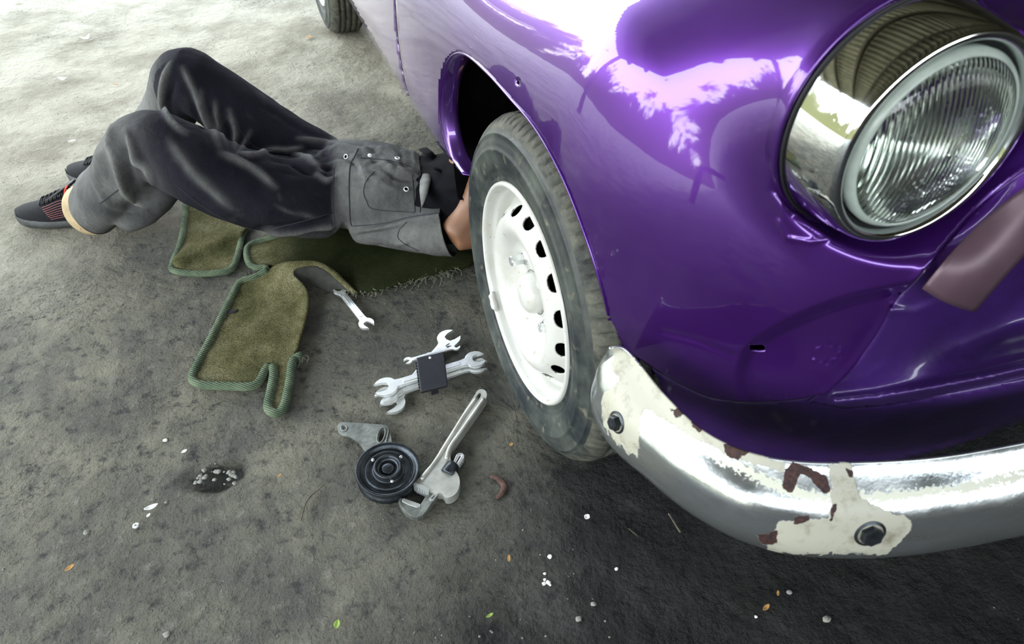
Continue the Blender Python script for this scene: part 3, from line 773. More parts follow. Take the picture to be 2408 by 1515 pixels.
def build_bumper(root):
    top = cr([(1432, 818), (1476, 824), (1560, 925), (1650, 1010), (1750, 1060), (1860, 1083), (2000, 1087), (2200, 1075), (2408, 1040), (2700, 975)], 160)
    bot = cr([(1408, 905), (1415, 965), (1450, 1043), (1530, 1113), (1640, 1200), (1760, 1262), (1900, 1293), (2120, 1290), (2408, 1240), (2700, 1175)], 160)
    A = gz(top[:, 0], top[:, 1], .505); B = gz(bot[:, 0], bot[:, 1], .385)
    # steady both rails in plan: heights stay level, outward bulge between them
    T = np.gradient((A+B)/2, axis=0); T[:, 2] = 0; T /= np.linalg.norm(T, axis=1)[:, None]
    N = np.stack([T[:, 1], -T[:, 0], 0*T[:, 0]], 1)
    cen = np.array([.5, .1, .45]); sgn = np.sign(((A+B)/2-cen)@np.zeros(3)+1); 
    flip = (((A+B)/2-cen)*N).sum(1) < 0; N[flip] *= -1
    rows = 22; V = []; ntip = 0
    for i in range(len(A)):
        tipf = min(1, .25+math.sqrt(max(0, i)/14)) if i < 10 else 1
        for k in range(rows):
            t = k/(rows-1); a = PI*t
            p = A[i]*(1-t)+B[i]*t
            prof = (.5-.5*math.cos(PI*min(1, t/.42)))**.75 if t < .42 else (1-((t-.42)/.58)**3*.75)
            V.append(p+N[i]*.030*prof*tipf)
        
    V = np.array(V)
    o = link_mesh('bumper', V, grid_faces(len(A), rows), M['bumper'], root); o['label'] = 'worn chrome front bumper with cream filler patches'
    m = o.modifiers.new('s', 'SUBSURF'); m.levels = 2; m.render_levels = 2
    # rolled edges and closed tip
    # paint patches
    me = o.data
    # dense attributes need dense mesh: apply subdivision now
    dg = bpy.context.evaluated_depsgraph_get(); ev = o.evaluated_get(dg); nm = bpy.data.meshes.new_from_object(ev); o.modifiers.clear(); o.data = nm; me = nm
    P = proj(np.array([v.co[:] for v in me.vertices]))
    def mask(polys, soft):
        r = np.full(len(P), -1e9)
        for q in polys:
            q = np.array(q, float); d, _ = seg_near(P, q, True); r = np.maximum(r, np.where(in_poly(P, q), d, -d))
        return np.clip(.5+r/soft*.5, 0, 1)
    cream = mask([[(1440, 810), (1490, 838), (1530, 880), (1620, 965), (1700, 1030), (1800, 1075), (1850, 1090), (1840, 1110), (1740, 1080), (1650, 1040), (1560, 985), (1520, 960), (1505, 985), (1500, 1075), (1478, 1062), (1440, 1030), (1415, 975), (1418, 930), (1455, 900), (1440, 860)],
                  [(1795, 1300), (1830, 1225), (1900, 1222), (1945, 1215), (1955, 1160), (1948, 1088), (2000, 1088), (2010, 1130), (2020, 1170), (2085, 1205), (2125, 1208), (2145, 1232), (2118, 1268), (2085, 1300)]], 26)
    rust = mask([[(1576, 962), (1600, 955), (1612, 968), (1590, 985)], [(1625, 985), (1660, 1000), (1650, 1018), (1632, 1005)], [(1705, 1045), (1745, 1042), (1760, 1062), (1735, 1082), (1712, 1070)],
                 [(1865, 1085), (1885, 1092), (1925, 1110), (1942, 1120), (1955, 1150), (1938, 1160), (1905, 1125), (1880, 1112), (1862, 1158), (1840, 1150), (1846, 1105)], [(1865, 1215), (1905, 1210), (1900, 1222), (1868, 1230)],
                 [(1955, 1180), (1968, 1184), (1955, 1225), (1948, 1222)], [(1988, 1102), (2008, 1108), (2002, 1122), (1996, 1120)], [(1780, 1255), (1825, 1245), (1830, 1275), (1790, 1280)]], 14)
    d, _ = seg_near(P, [(1500, 920), (1560, 985), (1650, 1055), (1720, 1090), (1800, 1130), (1870, 1160), (1940, 1170), (2080, 1168), (2250, 1150), (2408, 1118)])
    pit = np.clip(.95-d/34, 0, 1)*.9
    for nm_, arr in (('cream', cream), ('rust', rust), ('pitted', pit)):
        a = me.attributes.new(nm_, 'FLOAT', 'POINT'); a.data.foreach_set('value', arr.astype(np.float32))
    m = o.modifiers.new('g', 'SOLIDIFY'); m.thickness = .003; m.offset = 0
    # two bolts
    for (bx, by, R) in ((1452, 994, .0125), (2045, 1255, .0150)):
        i = np.argmin(np.hypot(P[:, 0]-bx, P[:, 1]-by)); p = np.array(me.vertices[i].co); nr = np.array(me.vertices[i].normal)
        if nr@(CAM-p) < 0: nr = -nr
        v1 = lathe([(R*1.15, -.001), (R*1.15, .0015), (R*.95, .003)], 28, p, nr); v2 = lathe([(R*.80, .002), (R*.80, .008), (R*.70, .0095), (R*.45, .0100), (.0003, .0085)], 6, p, nr)
        b = link_mesh('bumper_bolt', *merge(v1, v2), M['dark_steel'], o); auto_smooth(b)
    return o

def build_car():
    root = thing('car', 'glossy purple vintage car with worn chrome bumper and white slotted steel wheels', 'car', (.75, 1.2, 0))
    build_body(root); build_headlight(root); build_headlight(root, True); build_bumper(root)
    build_wheel(root, 0, 'white slotted front wheel'); build_wheel(root, 2.4, 'rear wheel far back', False)
    return root

# ------------------------------------------------------------------ person
from mathutils.bvhtree import BVHTree
def bvh_of(*objs):
    V, F = [], []
    for o in objs:
        b = len(V); mw = wm(o)
        V += [mw @ v.co for v in o.data.vertices]; F += [[i+b for i in p.vertices] for p in o.data.polygons]
    return BVHTree.FromPolygons(V, F)
def on_surface(bvh, pts, lift=.001):
    """points of the surface met by the lines of sight (seams and stitching laid on the cloth)"""
    out = []
    for x, y in pts:
        d = rays(x, y); loc, nor, idx, dist = bvh.ray_cast(Vector(CAM), Vector(d).normalized())
        if loc is None: continue
        if nor.dot(Vector(d)) > 0: nor = -nor
        out.append((np.array(loc)+np.array(nor)*lift, np.array(nor)))
    return out
def remeshed(name, parts, voxel, smooth=6, mat=None, parent=None):
    o = link_mesh(name, *merge(*parts), mat, None)
    m = o.modifiers.new('r', 'REMESH'); m.mode = 'VOXEL'; m.voxel_size = voxel
    m = o.modifiers.new('s', 'SMOOTH'); m.iterations = smooth; m.factor = .5
    dg = bpy.context.evaluated_depsgraph_get(); nm = bpy.data.meshes.new_from_object(o.evaluated_get(dg))
    old = o.data; o.modifiers.clear(); o.data = nm; bpy.data.meshes.remove(old); nm.name = name
    nm.polygons.foreach_set('use_smooth', [True]*len(nm.polygons))
    if mat and not nm.materials: nm.materials.append(mat)
    if parent: adopt(o, parent)
    return o
def limb(pts, seg=20, n=24):
    """pts (x, y, z, half-width, half-height): closed elliptical tube with round ends"""
    P = cr([p[:3] for p in pts], n); w = cr([(p[3], p[4] if len(p) > 4 else p[3]) for p in pts], n)
    T = np.gradient(P, axis=0); T /= np.linalg.norm(T, axis=1)[:, None]
    V = []; up = np.array([0, 0, 1.])
    for i in range(n):
        s = np.cross(T[i], up)
        if np.linalg.norm(s) < .2: s = np.array([.5, -.8, 0])
        s /= np.linalg.norm(s); u = np.cross(s, T[i])
        for k in range(seg):
            a = 2*PI*k/seg; V.append(P[i]+s*w[i, 0]*math.cos(a)+u*w[i, 1]*math.sin(a))
    F = []
    for i in range(n-1):
        for k in range(seg): F.append((i*seg+k, i*seg+(k+1) % seg, (i+1)*seg+(k+1) % seg, (i+1)*seg+k))
    b = len(V); e0 = P[0]-T[0]*w[0].mean()*.5; e1 = P[-1]+T[-1]*w[-1].mean()*.5; V += [e0, e1]
    for k in range(seg):
        F.append((b, (k+1) % seg, k)); F.append((b+1, (n-1)*seg+k, (n-1)*seg+(k+1) % seg))
    return V, F
def ball(c, r, seg=20):
    r = np.broadcast_to(np.array(r, float), (3,)); bm = bmesh.new(); bmesh.ops.create_uvsphere(bm, u_segments=seg, v_segments=seg//2, radius=1)
    V = [np.array(v.co)*r+np.array(c) for v in bm.verts]; bm.verts.index_update(); F = [tuple(v.index for v in f.verts) for f in bm.faces]; bm.free(); return V, F
def cut_plane(o, co, no, region):
    bm = bmesh.new(); bm.from_mesh(o.data); co = Vector(co); no = Vector(no).normalized()
    fs = [f for f in bm.faces if region(f.calc_center_median())]
    geom = fs+list({e for f in fs for e in f.edges})+list({v for f in fs for v in f.verts})
    bmesh.ops.bisect_plane(bm, geom=geom, plane_co=co, plane_no=no, dist=1e-5)
    kill = [f for f in bm.faces if region(f.calc_center_median()) and (f.calc_center_median()-co).dot(no) > 1e-6]
    bmesh.ops.delete(bm, geom=kill, context='FACES'); bmesh.ops.delete(bm, geom=[v for v in bm.verts if not v.link_faces], context='VERTS')
    bm.to_mesh(o.data); bm.free()
def cut_mesh(o, fn):
    bm = bmesh.new(); bm.from_mesh(o.data)
    bmesh.ops.delete(bm, geom=[v for v in bm.verts if fn(np.array(v.co))], context='VERTS'); bm.to_mesh(o.data); bm.free()

LHIP = np.array([-.27, .785, .12]); LKNEE = np.array([-.600, .785, .325]); LANK = np.array([-.83, .944, .085])
RHIP = np.array([-.27, .93, .135]); RKNEE = np.array([-.505, 1.058, .365]); RANK = np.array([-.735, 1.19, .125])
HEM = (-.838, .975, .10)
def build_person():
    root = thing('person', 'person lying on their back under the purple car in dusty grey overalls, knees raised', 'person', (-.3, .85, 0))
    # ---- body : one continuous figure, head and hands under the car
    h = gz(292, 522, .02); toe_ = gz(27, 515, .03)
    d = np.array(toe_[:2])-np.array(h[:2]); d /= np.linalg.norm(d); nrm = np.array([-d[1], d[0]])
    sd = 1 if nrm@(CAM[:2]-np.array(h[:2])) > 0 else -1
    sh_ = nrm*(-sd)*.032; h_ = h[:2]+sh_; e_ = toe_[:2]+sh_; ft = lambda u: tuple(h_*(1-u)+e_*u)
    t2 = gz(164, 398, .03); h2 = np.array(t2[:2])+np.array([.245, -.165]); fr = lambda u: tuple(h2*(1-u)+t2[:2]*u)
    parts = [limb([(-.30, .865, .11, .13, .085), (-.20, .83, .11, .130, .080), (-.10, .77, .105, .110, .072), (.04, .70, .10, .115, .070), (.18, .62, .105, .150, .080), (.27, .575, .115, .12, .07)]),
             limb([(.26, .58, .12, .055), (.36, .53, .12, .052)]),
             ball((.45, .485, .125), (.108, .080, .088)), ball((.47, .475, .185), (.05, .045, .04)), limb([(.455, .482, .20, .010), (.445, .487, .222, .013)]), ball((.43, .565, .12), (.02, .008, .028)), ball((.47, .395, .12), (.02, .008, .028)),
             limb([(*LHIP, .085), (-.45, .75, .235, .070), (*LKNEE, .045)]), limb([(*LKNEE, .045), (-.70, .868, .24, .046), (-.83, .972, .125, .036), (*ft(.30), .082, .033), (*ft(.42), .055, .028), (*ft(.64), .036, .022)]),
             limb([(*RHIP, .085), (-.39, .99, .25, .068), (*RKNEE, .042)]), limb([(*RKNEE, .042), (-.60, 1.12, .25, .044), (*RANK, .036), (*fr(.30), .08, .033), (*fr(.42), .055, .028), (*fr(.64), .036, .022)]),
             limb([(.24, .53, .13, .052), (.13, .50, .115, .046), (.03, .505, .110, .042)]), limb([(.03, .505, .110, .042), (.085, .52, .17, .042), (.13, .56, .27, .030), (.14, .59, .31, .024)]),
             limb([(.26, .68, .13, .052), (.15, .72, .14, .044), (.10, .67, .18, .040)]), limb([(.10, .67, .18, .040), (.13, .69, .26, .032), (.16, .70, .32, .024)])]
    for (cx, cy, cz, sy) in ((.145, .612, .335, -1), (.175, .695, .345, 1)):
        parts.append(ball((cx, cy, cz), (.022, .042, .034)))
        for k in range(4):
            off = (-.030+.020*k); L = (.036, .044, .040, .030)[k]
            parts.append(limb([(cx, cy+off, cz+.022, .0085), (cx+.012, cy+off, cz+.022+L*.6, .0080), (cx+.030, cy+off, cz+.020+L, .0072)], 10, 8))
        parts.append(limb([(cx, cy-sy*.030, cz-.010, .010), (cx+.014, cy-sy*.052, cz+.010, .0088), (cx+.026, cy-sy*.056, cz+.028, .0078)], 10, 8))
    body = remeshed('body', parts, .0065, 3, M['skin'], root)
    v, f = ball((.475, .475, .115), (.100, .086, .088)); hair = link_mesh('hair', v, f, M['hair'], root)
    cut_mesh(hair, lambda c: c[2] > .165 and c[0] < .52)
    # ---- shirt
    sh = remeshed('shirt', [limb([(-.14, .775, .120, .120, .085), (.0, .715, .108, .125, .082), (.06, .685, .110, .140, .086), (.17, .63, .125, .178, .108), (.25, .59, .12, .15, .085)]),
                            limb([(.20, .51, .13, .066), (.14, .49, .12, .060)]), limb([(.24, .69, .13, .066), (.16, .72, .14, .060)])], .007, 4, M['shirt'], root)
    # ---- overalls
    P = [limb([(-.34, .875, .118, .125, .095), (-.25, .850, .125, .150, .108), (-.16, .800, .132, .150, .112), (-.08, .750, .125, .152, .106), (.0, .710, .108, .150, .090), (.06, .680, .10, .148, .082)], 28, 30),
         limb([(-.25, .765, .120, .110, .102), (-.37, .738, .180, .118, .098), (-.47, .738, .240, .096, .086), (-.555, .762, .305, .085, .080), (-.610, .788, .335, .070, .066), (-.657, .825, .305, .070, .070),
               (-.700, .868, .25, .070, .072), (-.762, .915, .18, .066, .068), (-.825, .962, .115, .066, .062), (-.865, 1.0, .06, .064, .058)], 28, 70),
         limb([(-.24, .915, .130, .105, .100), (-.33, .965, .203, .098, .086), (-.42, 1.02, .287, .086, .078), (-.475, 1.046, .342, .080, .075), (-.515, 1.062, .378, .070, .068), (-.548, 1.088, .335, .070, .074),
               (-.598, 1.12, .262, .072, .076), (-.665, 1.155, .185, .072, .074), (-.73, 1.185, .125, .070, .068), (-.80, 1.215, .06, .068, .060)], 28, 70),
         # calf cloth sagging behind both knees
         limb([(-.59, .80, .27, .045, .05), (-.645, .84, .19, .042, .05), (-.71, .885, .12, .038, .045), (-.76, .92, .09, .04, .04)], 16, 16),
         # side flap / sleeve on the near side
         limb([(-.19, .69, .075, .045, .05), (-.11, .635, .085, .062, .062), (-.03, .575, .095, .074, .072), (.04, .530, .105, .078, .078), (.11, .49, .11, .078, .078)], 20, 24)]
    ov = remeshed('overalls', P, .0058, 12, M['cotton'], root)
    # open hems and the open top of the bib and sleeve
    cut_plane(ov, HEM, (-.72, .56, -.30), lambda c: c[0] < -.70 and c[1] < 1.075)
    cut_plane(ov, (-.795, 1.21, .07), (-.72, .45, -.5), lambda c: c[0] < -.68 and c[1] > 1.075)
    cut_plane(ov, (.0, .70, .2), (.95, -.22, 0), lambda c: c[0] > -.12 and (c-Vector((.02, .54, .1))).dot(Vector((.1, 1, -.35))) > .055)
    cut_plane(ov, (.022, .54, .1), (.9, -.35, .25), lambda c: c[0] > -.10 and (c-Vector((.02, .54, .1))).dot(Vector((.1, 1, -.35))) <= .055)
    me = ov.data; n = len(me.vertices); co = np.empty(n*3); me.vertices.foreach_get('co', co); co = co.reshape(-1, 3)
    no = np.array([v.normal[:] for v in me.vertices]); px = proj(co); vis = ((CAM-co)*no).sum(1) > 0
    # creases: ridge (+) or valley (-), drawn across the cloth
    folds = [  # points, width px, height m
        ([(402, 150), (385, 190), (380, 240), (392, 275), (415, 300), (440, 315)], 6, .010), ([(412, 190), (398, 235), (402, 262)], 6, -.008),
        ([(430, 160), (455, 210), (470, 250), (500, 310), (520, 348)], 7, .006), ([(470, 215), (480, 260), (515, 315), (535, 345)], 7, .006), ([(505, 240), (512, 280), (525, 320)], 6, .005),
        ([(540, 260), (555, 310), (552, 350)], 7, .006), ([(590, 310), (575, 340), (560, 358)], 6, .005), ([(445, 225), (470, 290), (505, 345)], 6, -.005), ([(530, 270), (540, 320)], 6, -.004),
        ([(265, 300), (262, 340), (275, 390), (282, 420), (300, 455), (345, 490)], 8, .011), ([(250, 320), (240, 360), (258, 420)], 8, -.007), ([(245, 330), (228, 380), (232, 430)], 8, .006), ([(300, 310), (310, 350), (318, 380), (340, 395), (360, 430)], 8, .009),
        ([(285, 330), (296, 380), (310, 425), (330, 452)], 9, -.009), ([(320, 340), (350, 400), (372, 432)], 9, -.006), ([(215, 390), (225, 430), (255, 480)], 8, .005), ([(300, 452), (335, 465), (362, 455)], 8, -.008), ([(240, 470), (280, 490), (330, 500)], 7, .005),
        ([(400, 330), (450, 400), (500, 450), (540, 490)], 12, .005), ([(430, 420), (500, 470), (570, 520), (640, 545)], 9, -.004), ([(520, 360), (560, 378), (600, 400), (650, 440)], 8, .007), ([(560, 362), (600, 365), (640, 352), (680, 352), (710, 345)], 6, .008),
        ([(690, 360), (720, 372), (745, 388), (760, 405)], 6, .009), ([(640, 375), (680, 380), (715, 400), (740, 410)], 6, -.009), ([(740, 380), (760, 395), (790, 392)], 6, -.008), ([(745, 410), (770, 425), (800, 412)], 6, .009), ([(700, 345), (740, 340), (770, 350)], 7, -.008),
        ([(765, 350), (800, 345), (850, 350), (900, 352), (960, 372), (990, 392)], 6, .007), ([(850, 372), (900, 378), (960, 395)], 6, -.005), ([(780, 375), (800, 368), (830, 380)], 5, -.006), ([(905, 385), (930, 400), (985, 408)], 8, .007), ([(900, 400), (940, 418), (985, 420)], 7, -.006),
        ([(870, 415), (900, 430), (940, 450)], 8, .004), ([(830, 545), (900, 535), (980, 518), (1080, 498)], 5, .007), ([(840, 556), (900, 546), (960, 532)], 4, -.006), ([(900, 560), (935, 572), (980, 560)], 6, .005), ([(850, 550), (920, 590), (990, 600)], 6, -.004),
        ([(590, 545), (680, 530), (760, 520), (785, 505)], 6, -.006), ([(600, 552), (700, 548), (800, 528)], 6, .007), ([(785, 400), (780, 460), (785, 540)], 3, -.003), ([(640, 560), (700, 553), (760, 540)], 5, -.004),
        ([(620, 250), (700, 300), (800, 340)], 7, -.004), ([(700, 325), (760, 330), (830, 345)], 5, .006), ([(930, 355), (985, 385)], 5, -.004), ([(655, 455), (660, 470)], 4, .003)]
    disp = np.zeros(n); wear_light = np.zeros(n)  # faded cloth plus painted light on fold ridges, shin and bib
    rng = random.Random(5)
    for k in range(46):    # small wrinkles round the waist and the crotch
        x = rng.uniform(640, 980); y = rng.uniform(345, 420) if x > 740 else rng.uniform(355, 540); L = rng.uniform(14, 38); a = rng.gauss(.3, .6)
        folds.append(([(x-L*math.cos(a), y-L*math.sin(a)), (x, y+rng.uniform(-4, 4)), (x+L*math.cos(a), y+L*math.sin(a))], rng.uniform(3.5, 6), rng.choice((-1, 1))*rng.uniform(.0015, .004)))
    for pts, w, h in folds:
        line = cr(pts, 24) if len(pts) > 2 else np.array(pts, float)
        d, c = seg_near(px, line); L0 = line[0]; L1 = line[-1]
        e = np.minimum(np.hypot(*(c-L0).T), np.hypot(*(c-L1).T)); tp = .35+.65*np.clip(e/25, 0, 1)
        g = np.exp(-(d/w)**2)*vis*tp; disp += h*g*1.25
        if h > 0: wear_light = np.maximum(wear_light, g*min(1, h/.009)*.8)
    ns = np.array([mnoise.noise(Vector(c*9)) for c in co]); ns2 = np.array([mnoise.noise(Vector((c[0]*26, c[1]*26, c[2]*15))) for c in co])
    disp += .0030*ns+.0024*ns2
    co2 = co+no*disp[:, None]; co2[:, 2] = np.maximum(co2[:, 2], .018)
    me.vertices.foreach_set('co', co2.reshape(-1)); me.update()
    shin = sstep(-.56, -.72, co[:, 0])*(.50+.45*ns)*(co[:, 1] < 1.03)+sstep(-.52, -.66, co[:, 0])*.8*(co[:, 1] >= 1.03)
    bib = sstep(770, 800, px[:, 0])*(.60+.35*ns); under = sstep(560, 640, px[:, 0])*sstep(535, 560, px[:, 1])*.3
    wear_light = np.clip(np.maximum(np.maximum(wear_light, shin), np.maximum(bib, under)), 0, 1)
    a = me.attributes.new('wear_light', 'FLOAT', 'POINT'); a.data.foreach_set('value', wear_light.astype(np.float32))
    m = ov.modifiers.new('g', 'SOLIDIFY'); m.thickness = .0035; m.offset = -1
    bv = bvh_of(ov)
    def seam(pts, r=.0011, nn=60, name='seam', mat='seam', lift=.0006):
        q = on_surface(bv, cr(pts, nn), lift)
        if len(q) < 4: return
        pp = np.array([a_ for a_, _ in q]); keep = [0]
        for i in range(1, len(pp)):
            if np.linalg.norm(pp[i]-pp[keep[-1]]) < .05: keep.append(i)
        link_mesh(name, *tube(pp[keep], r, 6), M[mat], ov)
    seam([(842, 350), (834, 368), (824, 388), (821, 430), (822, 480), (824, 520), (828, 532)], .0016)
    seam([(786, 398), (784, 440), (784, 490), (788, 540)]); seam([(784, 500), (740, 512), (680, 528), (600, 540), (500, 500), (420, 440)])
    seam([(880, 404), (862, 425), (855, 450), (862, 472), (880, 492), (975, 500)]); seam([(969, 410), (972, 450), (976, 500)]); seam([(983, 400), (987, 450), (988, 500)])
    seam([(848, 372), (880, 374), (915, 378), (960, 390), (985, 412)]); seam([(830, 532), (900, 526), (980, 508), (1060, 498)])
    seam([(955, 522), (940, 540), (936, 558), (950, 572), (985, 590)]); seam([(560, 300), (600, 345), (640, 352)]); seam([(235, 478), (256, 462), (278, 446)], .0015)
    # snaps
    for x, y, solid in ((815, 369, 0), (870, 367, 1), (934, 374, 0), (955, 446, 0)):
        q = on_surface(bv, [(x, y)], .0025)
        if not q: continue
        p, nr = q[0]
        pr = [(.0002, .0014), (.0042, .0016), (.0062, .0006), (.0064, -.001)] if solid else [(.0044, -.001), (.0046, .0012), (.0056, .0022), (.0068, .0012), (.0070, -.001)]
        b = link_mesh('snap_button', *lathe(pr, 24, p, nr), M['button'], ov)
        if not solid: link_mesh('snap_centre', *lathe([(.0002, .0008), (.0045, .0006)], 20, p, nr), M['shirt'], b)
    # pocket flap standing up at the bib edge
    fl = [(990, 398), (1001, 393), (1012, 402), (1013, 425), (1004, 462), (992, 490), (988, 450)]
    c0 = on_surface(bv, [(984, 440)], .004); zc = float(c0[0][0][2])+.002 if c0 else .26
    pts = np.array([gz(x, y, zc+(0, .002, .006, .010, .008, .002, 0)[i]) for i, (x, y) in enumerate(fl)])
    V = list(pts)+[pts.mean(0)+np.array([0, 0, .006])]; F = [(i, (i+1) % len(fl), len(fl)) for i in range(len(fl))]
    o = link_mesh('pocket_flap', V, F, M['cotton'], ov); m = o.modifiers.new('g', 'SOLIDIFY'); m.thickness = .003
    a = o.data.attributes.new('wear_light', 'FLOAT', 'POINT'); a.data.foreach_set('value', [1.0]*len(V))
    # black braces loose at the far side
    for pts in ([(995, 350, .20), (1010, 362, .21), (1030, 378, .19)], [(1000, 362, .16), (1025, 385, .20), (1060, 402, .19), (1090, 420, .17)], [(1020, 395, .22), (1050, 405, .20), (1085, 418, .19)]):
        L = cr([gz(*p) for p in pts], 14); link_mesh('brace', *tube(L, .013, 10, flat=.22), M['shirt'], root)
    # tan turned-up hem on the near leg
    A = np.array([-.72, .56, -.30]); A /= np.linalg.norm(A)
    ring = [v.co.copy() for v in me.vertices]
    c0 = np.array(HEM)
    rim = [np.array(v) for v in co2 if v[0] < -.72 and v[1] < 1.09 and abs((v-c0)@A) < .010]
    rc = np.mean(rim, 0); U = np.cross(A, (0, 0, 1.)); U /= np.linalg.norm(U); S = np.cross(U, A)
    V = []; na = 48
    angs = np.array([math.atan2((v-rc)@S, (v-rc)@U) for v in rim]); rads = np.array([np.linalg.norm((v-rc)-((v-rc)@A)*A) for v in rim])
    for k in range(na):
        t = -PI+2*PI*k/na; w = np.exp(-((np.angle(np.exp(1j*(angs-t))))/.14)**2); r = (w*rads).sum()/(w.sum()+1e-6)
        for d, s in ((-.006, 1.012), (.002, 1.02), (.016, 1.0), (.030, .96), (.033, .93), (.016, .90), (-.01, .90)):
            V.append(rc+A*d+r*s*(math.cos(t)*U+math.sin(t)*S))
    F = grid_faces(na, 7, True); V = [np.array([v[0], v[1], max(.004, v[2])]) for v in V]
    o = link_mesh('hem', V, F, M['tan_hem'], ov); o['label'] = 'tan inner side of the near trouser hem'
    # ---- shoes
    def shoe(heel, toe, lbl, side, detail):
        heel = np.array(heel, float); toe = np.array(toe, float); D = toe-heel; L = np.linalg.norm(D); D /= L; S = np.array([-D[1], D[0]])
        us = np.array([0, .03, .08, .16, .25, .34, .43, .52, .62, .72, .82, .90, .96, 1.0])
        wd = np.interp(us, [0, .03, .08, .2, .35, .5, .65, .8, .9, .96, 1], [.012, .026, .034, .038, .038, .042, .048, .048, .040, .028, .010])
        tp = np.interp(us, [0, .03, .08, .16, .25, .34, .46, .6, .75, .9, .97, 1], [.070, .084, .088, .086, .094, .102, .104, .082, .066, .055, .049, .044])
        bt = np.interp(us, [0, .1, .35, .6, .85, 1], [.016, .012, .014, .010, .012, .022])
        ns_, nr = len(us), 20
        def pt(u, s, z): return np.array([*(heel+D*u*L+S*s), z])
        up, V = [], []
        for i, u in enumerate(us):
            for k in range(nr):
                a = PI*(k/(nr-1)); s = math.cos(a); e = abs(math.sin(a))**.62
                V.append(pt(u, wd[i]*(s*(1-.22*e))*1.0, bt[i]+.014+(tp[i]-bt[i]-.014)*e))
        F = grid_faces(ns_, nr)
        upr = link_mesh('shoe', V, F, M['shoe_mesh'], root); upr['label'] = lbl
        m = upr.modifiers.new('s', 'SUBSURF'); m.levels = m.render_levels = 2
        V = []
        for i, u in enumerate(us):
            for (s, z) in ((-.96, bt[i]+.020), (-1.06, bt[i]+.012), (-1.08, bt[i]+.002), (-1.0, max(.003, bt[i]-.010)), (0, max(.003, bt[i]-.012)), (1.0, max(.003, bt[i]-.010)), (1.08, bt[i]+.002), (1.06, bt[i]+.012), (.96, bt[i]+.020)):
                V.append(pt(u*1.02-.01, wd[i]*s, z))
        so = link_mesh('sole', V, grid_faces(ns_, 9), M['shoe_sole'], upr); m = so.modifiers.new('s', 'SUBSURF'); m.levels = m.render_levels = 2
        # overlays: toe guard and heel counter
        for nm_, i0, i1, ex in (('heel_counter', 0, 5, 1.03),):
            V = []
            for i in range(i0, i1):
                for k in range(nr):
                    a = PI*(k/(nr-1)); s = math.cos(a); e = abs(math.sin(a))**.62*(.62 if nm_ == 'toe_guard' and i < 12 else 1)
                    V.append(pt(us[i]*1.004, wd[i]*ex*(s*(1-.22*e)), bt[i]+.013+(tp[i]-bt[i]-.012)*e))
            keepf = []
            for fc in grid_faces(i1-i0, nr):
                k = min(q % nr for q in fc)
                if nm_ == 'heel_counter' or k < 5 or k > nr-7: keepf.append(fc)
            o = link_mesh(nm_, V, keepf, M['shoe_black'], upr); m = o.modifiers.new('s', 'SUBSURF'); m.levels = m.render_levels = 2; m = o.modifiers.new('g', 'SOLIDIFY'); m.thickness = .002; m.offset = 1
        # tongue, collar trim, laces
        V = [pt(u, s, np.interp(u, us, tp)+.004+h) for u, h in ((.36, .026), (.42, .016), (.50, .007), (.60, .001), (.70, -.002)) for s in (-.016, -.008, .0, .008, .016)]
        o = link_mesh('tongue', V, grid_faces(5, 5), M['shoe_black'], upr); m = o.modifiers.new('s', 'SUBSURF'); m.levels = m.render_levels = 1; m = o.modifiers.new('g', 'SOLIDIFY'); m.thickness = .006
        rt = [pt(u, side*.018, np.interp(u, us, tp)+h) for u, h in ((.38, .026), (.41, .016), (.44, .002), (.46, -.014), (.475, -.030))]
        link_mesh('collar_trim', *tube(cr(rt, 12), .0022, 8), M['red'], upr)
        for k in range(6):
            u = .46+.045*k; a_ = pt(u, -.022, np.interp(u, us, tp)-.002); b_ = pt(u+.03, .022, np.interp(u+.03, us, tp)-.002); c_ = pt(u+.015, 0, np.interp(u, us, tp)+.008)
            link_mesh('lace', *tube(cr([a_, c_, b_], 12), .0026, 8), M['lace'], upr)
            a_ = pt(u, .022, np.interp(u, us, tp)-.002); b_ = pt(u+.03, -.022, np.interp(u+.03, us, tp)-.002); c_ = pt(u+.015, 0, np.interp(u, us, tp)+.006)
            link_mesh('lace', *tube(cr([a_, c_, b_], 12), .0026, 8), M['lace'], upr)
        if detail:
            for k in range(8):
                pp = []
                for q in range(12):
                    u = .68-.26*q/11-.010*k; e = .82-.085*k+.02*math.sin(q*.3)
                    a = math.asin(max(.02, e**(1/.62))) if side < 0 else PI-math.asin(max(.02, e**(1/.62)))
                    a = PI-a if side > 0 else a
                    s = math.cos(a)*(-1 if side < 0 else 1); w_ = np.interp(u, us, wd); z0 = np.interp(u, us, bt)+.014; z1 = np.interp(u, us, tp)
                    pp.append(pt(u, side*w_*abs(math.cos(a))*(1-.22*e)*1.01+side*.0015, z0+(z1-z0)*e))
                link_mesh('side_stripe', *tube(pp, .0011, 6), M['red_stripe'], upr)
            v, f = ball(pt(.34, side*.040, .018), (.020, .006, .006)); link_mesh('sole_insert', v, f, M['white_leather'], upr)
        return upr
    # the near (camera) side of each shoe is on the right of its heel-to-toe line
    shoe(h_, e_, 'near black trainer with red stripes', sd, True)
    shoe(h2, t2[:2], 'far black trainer, mostly hidden', sd, False)
    return root

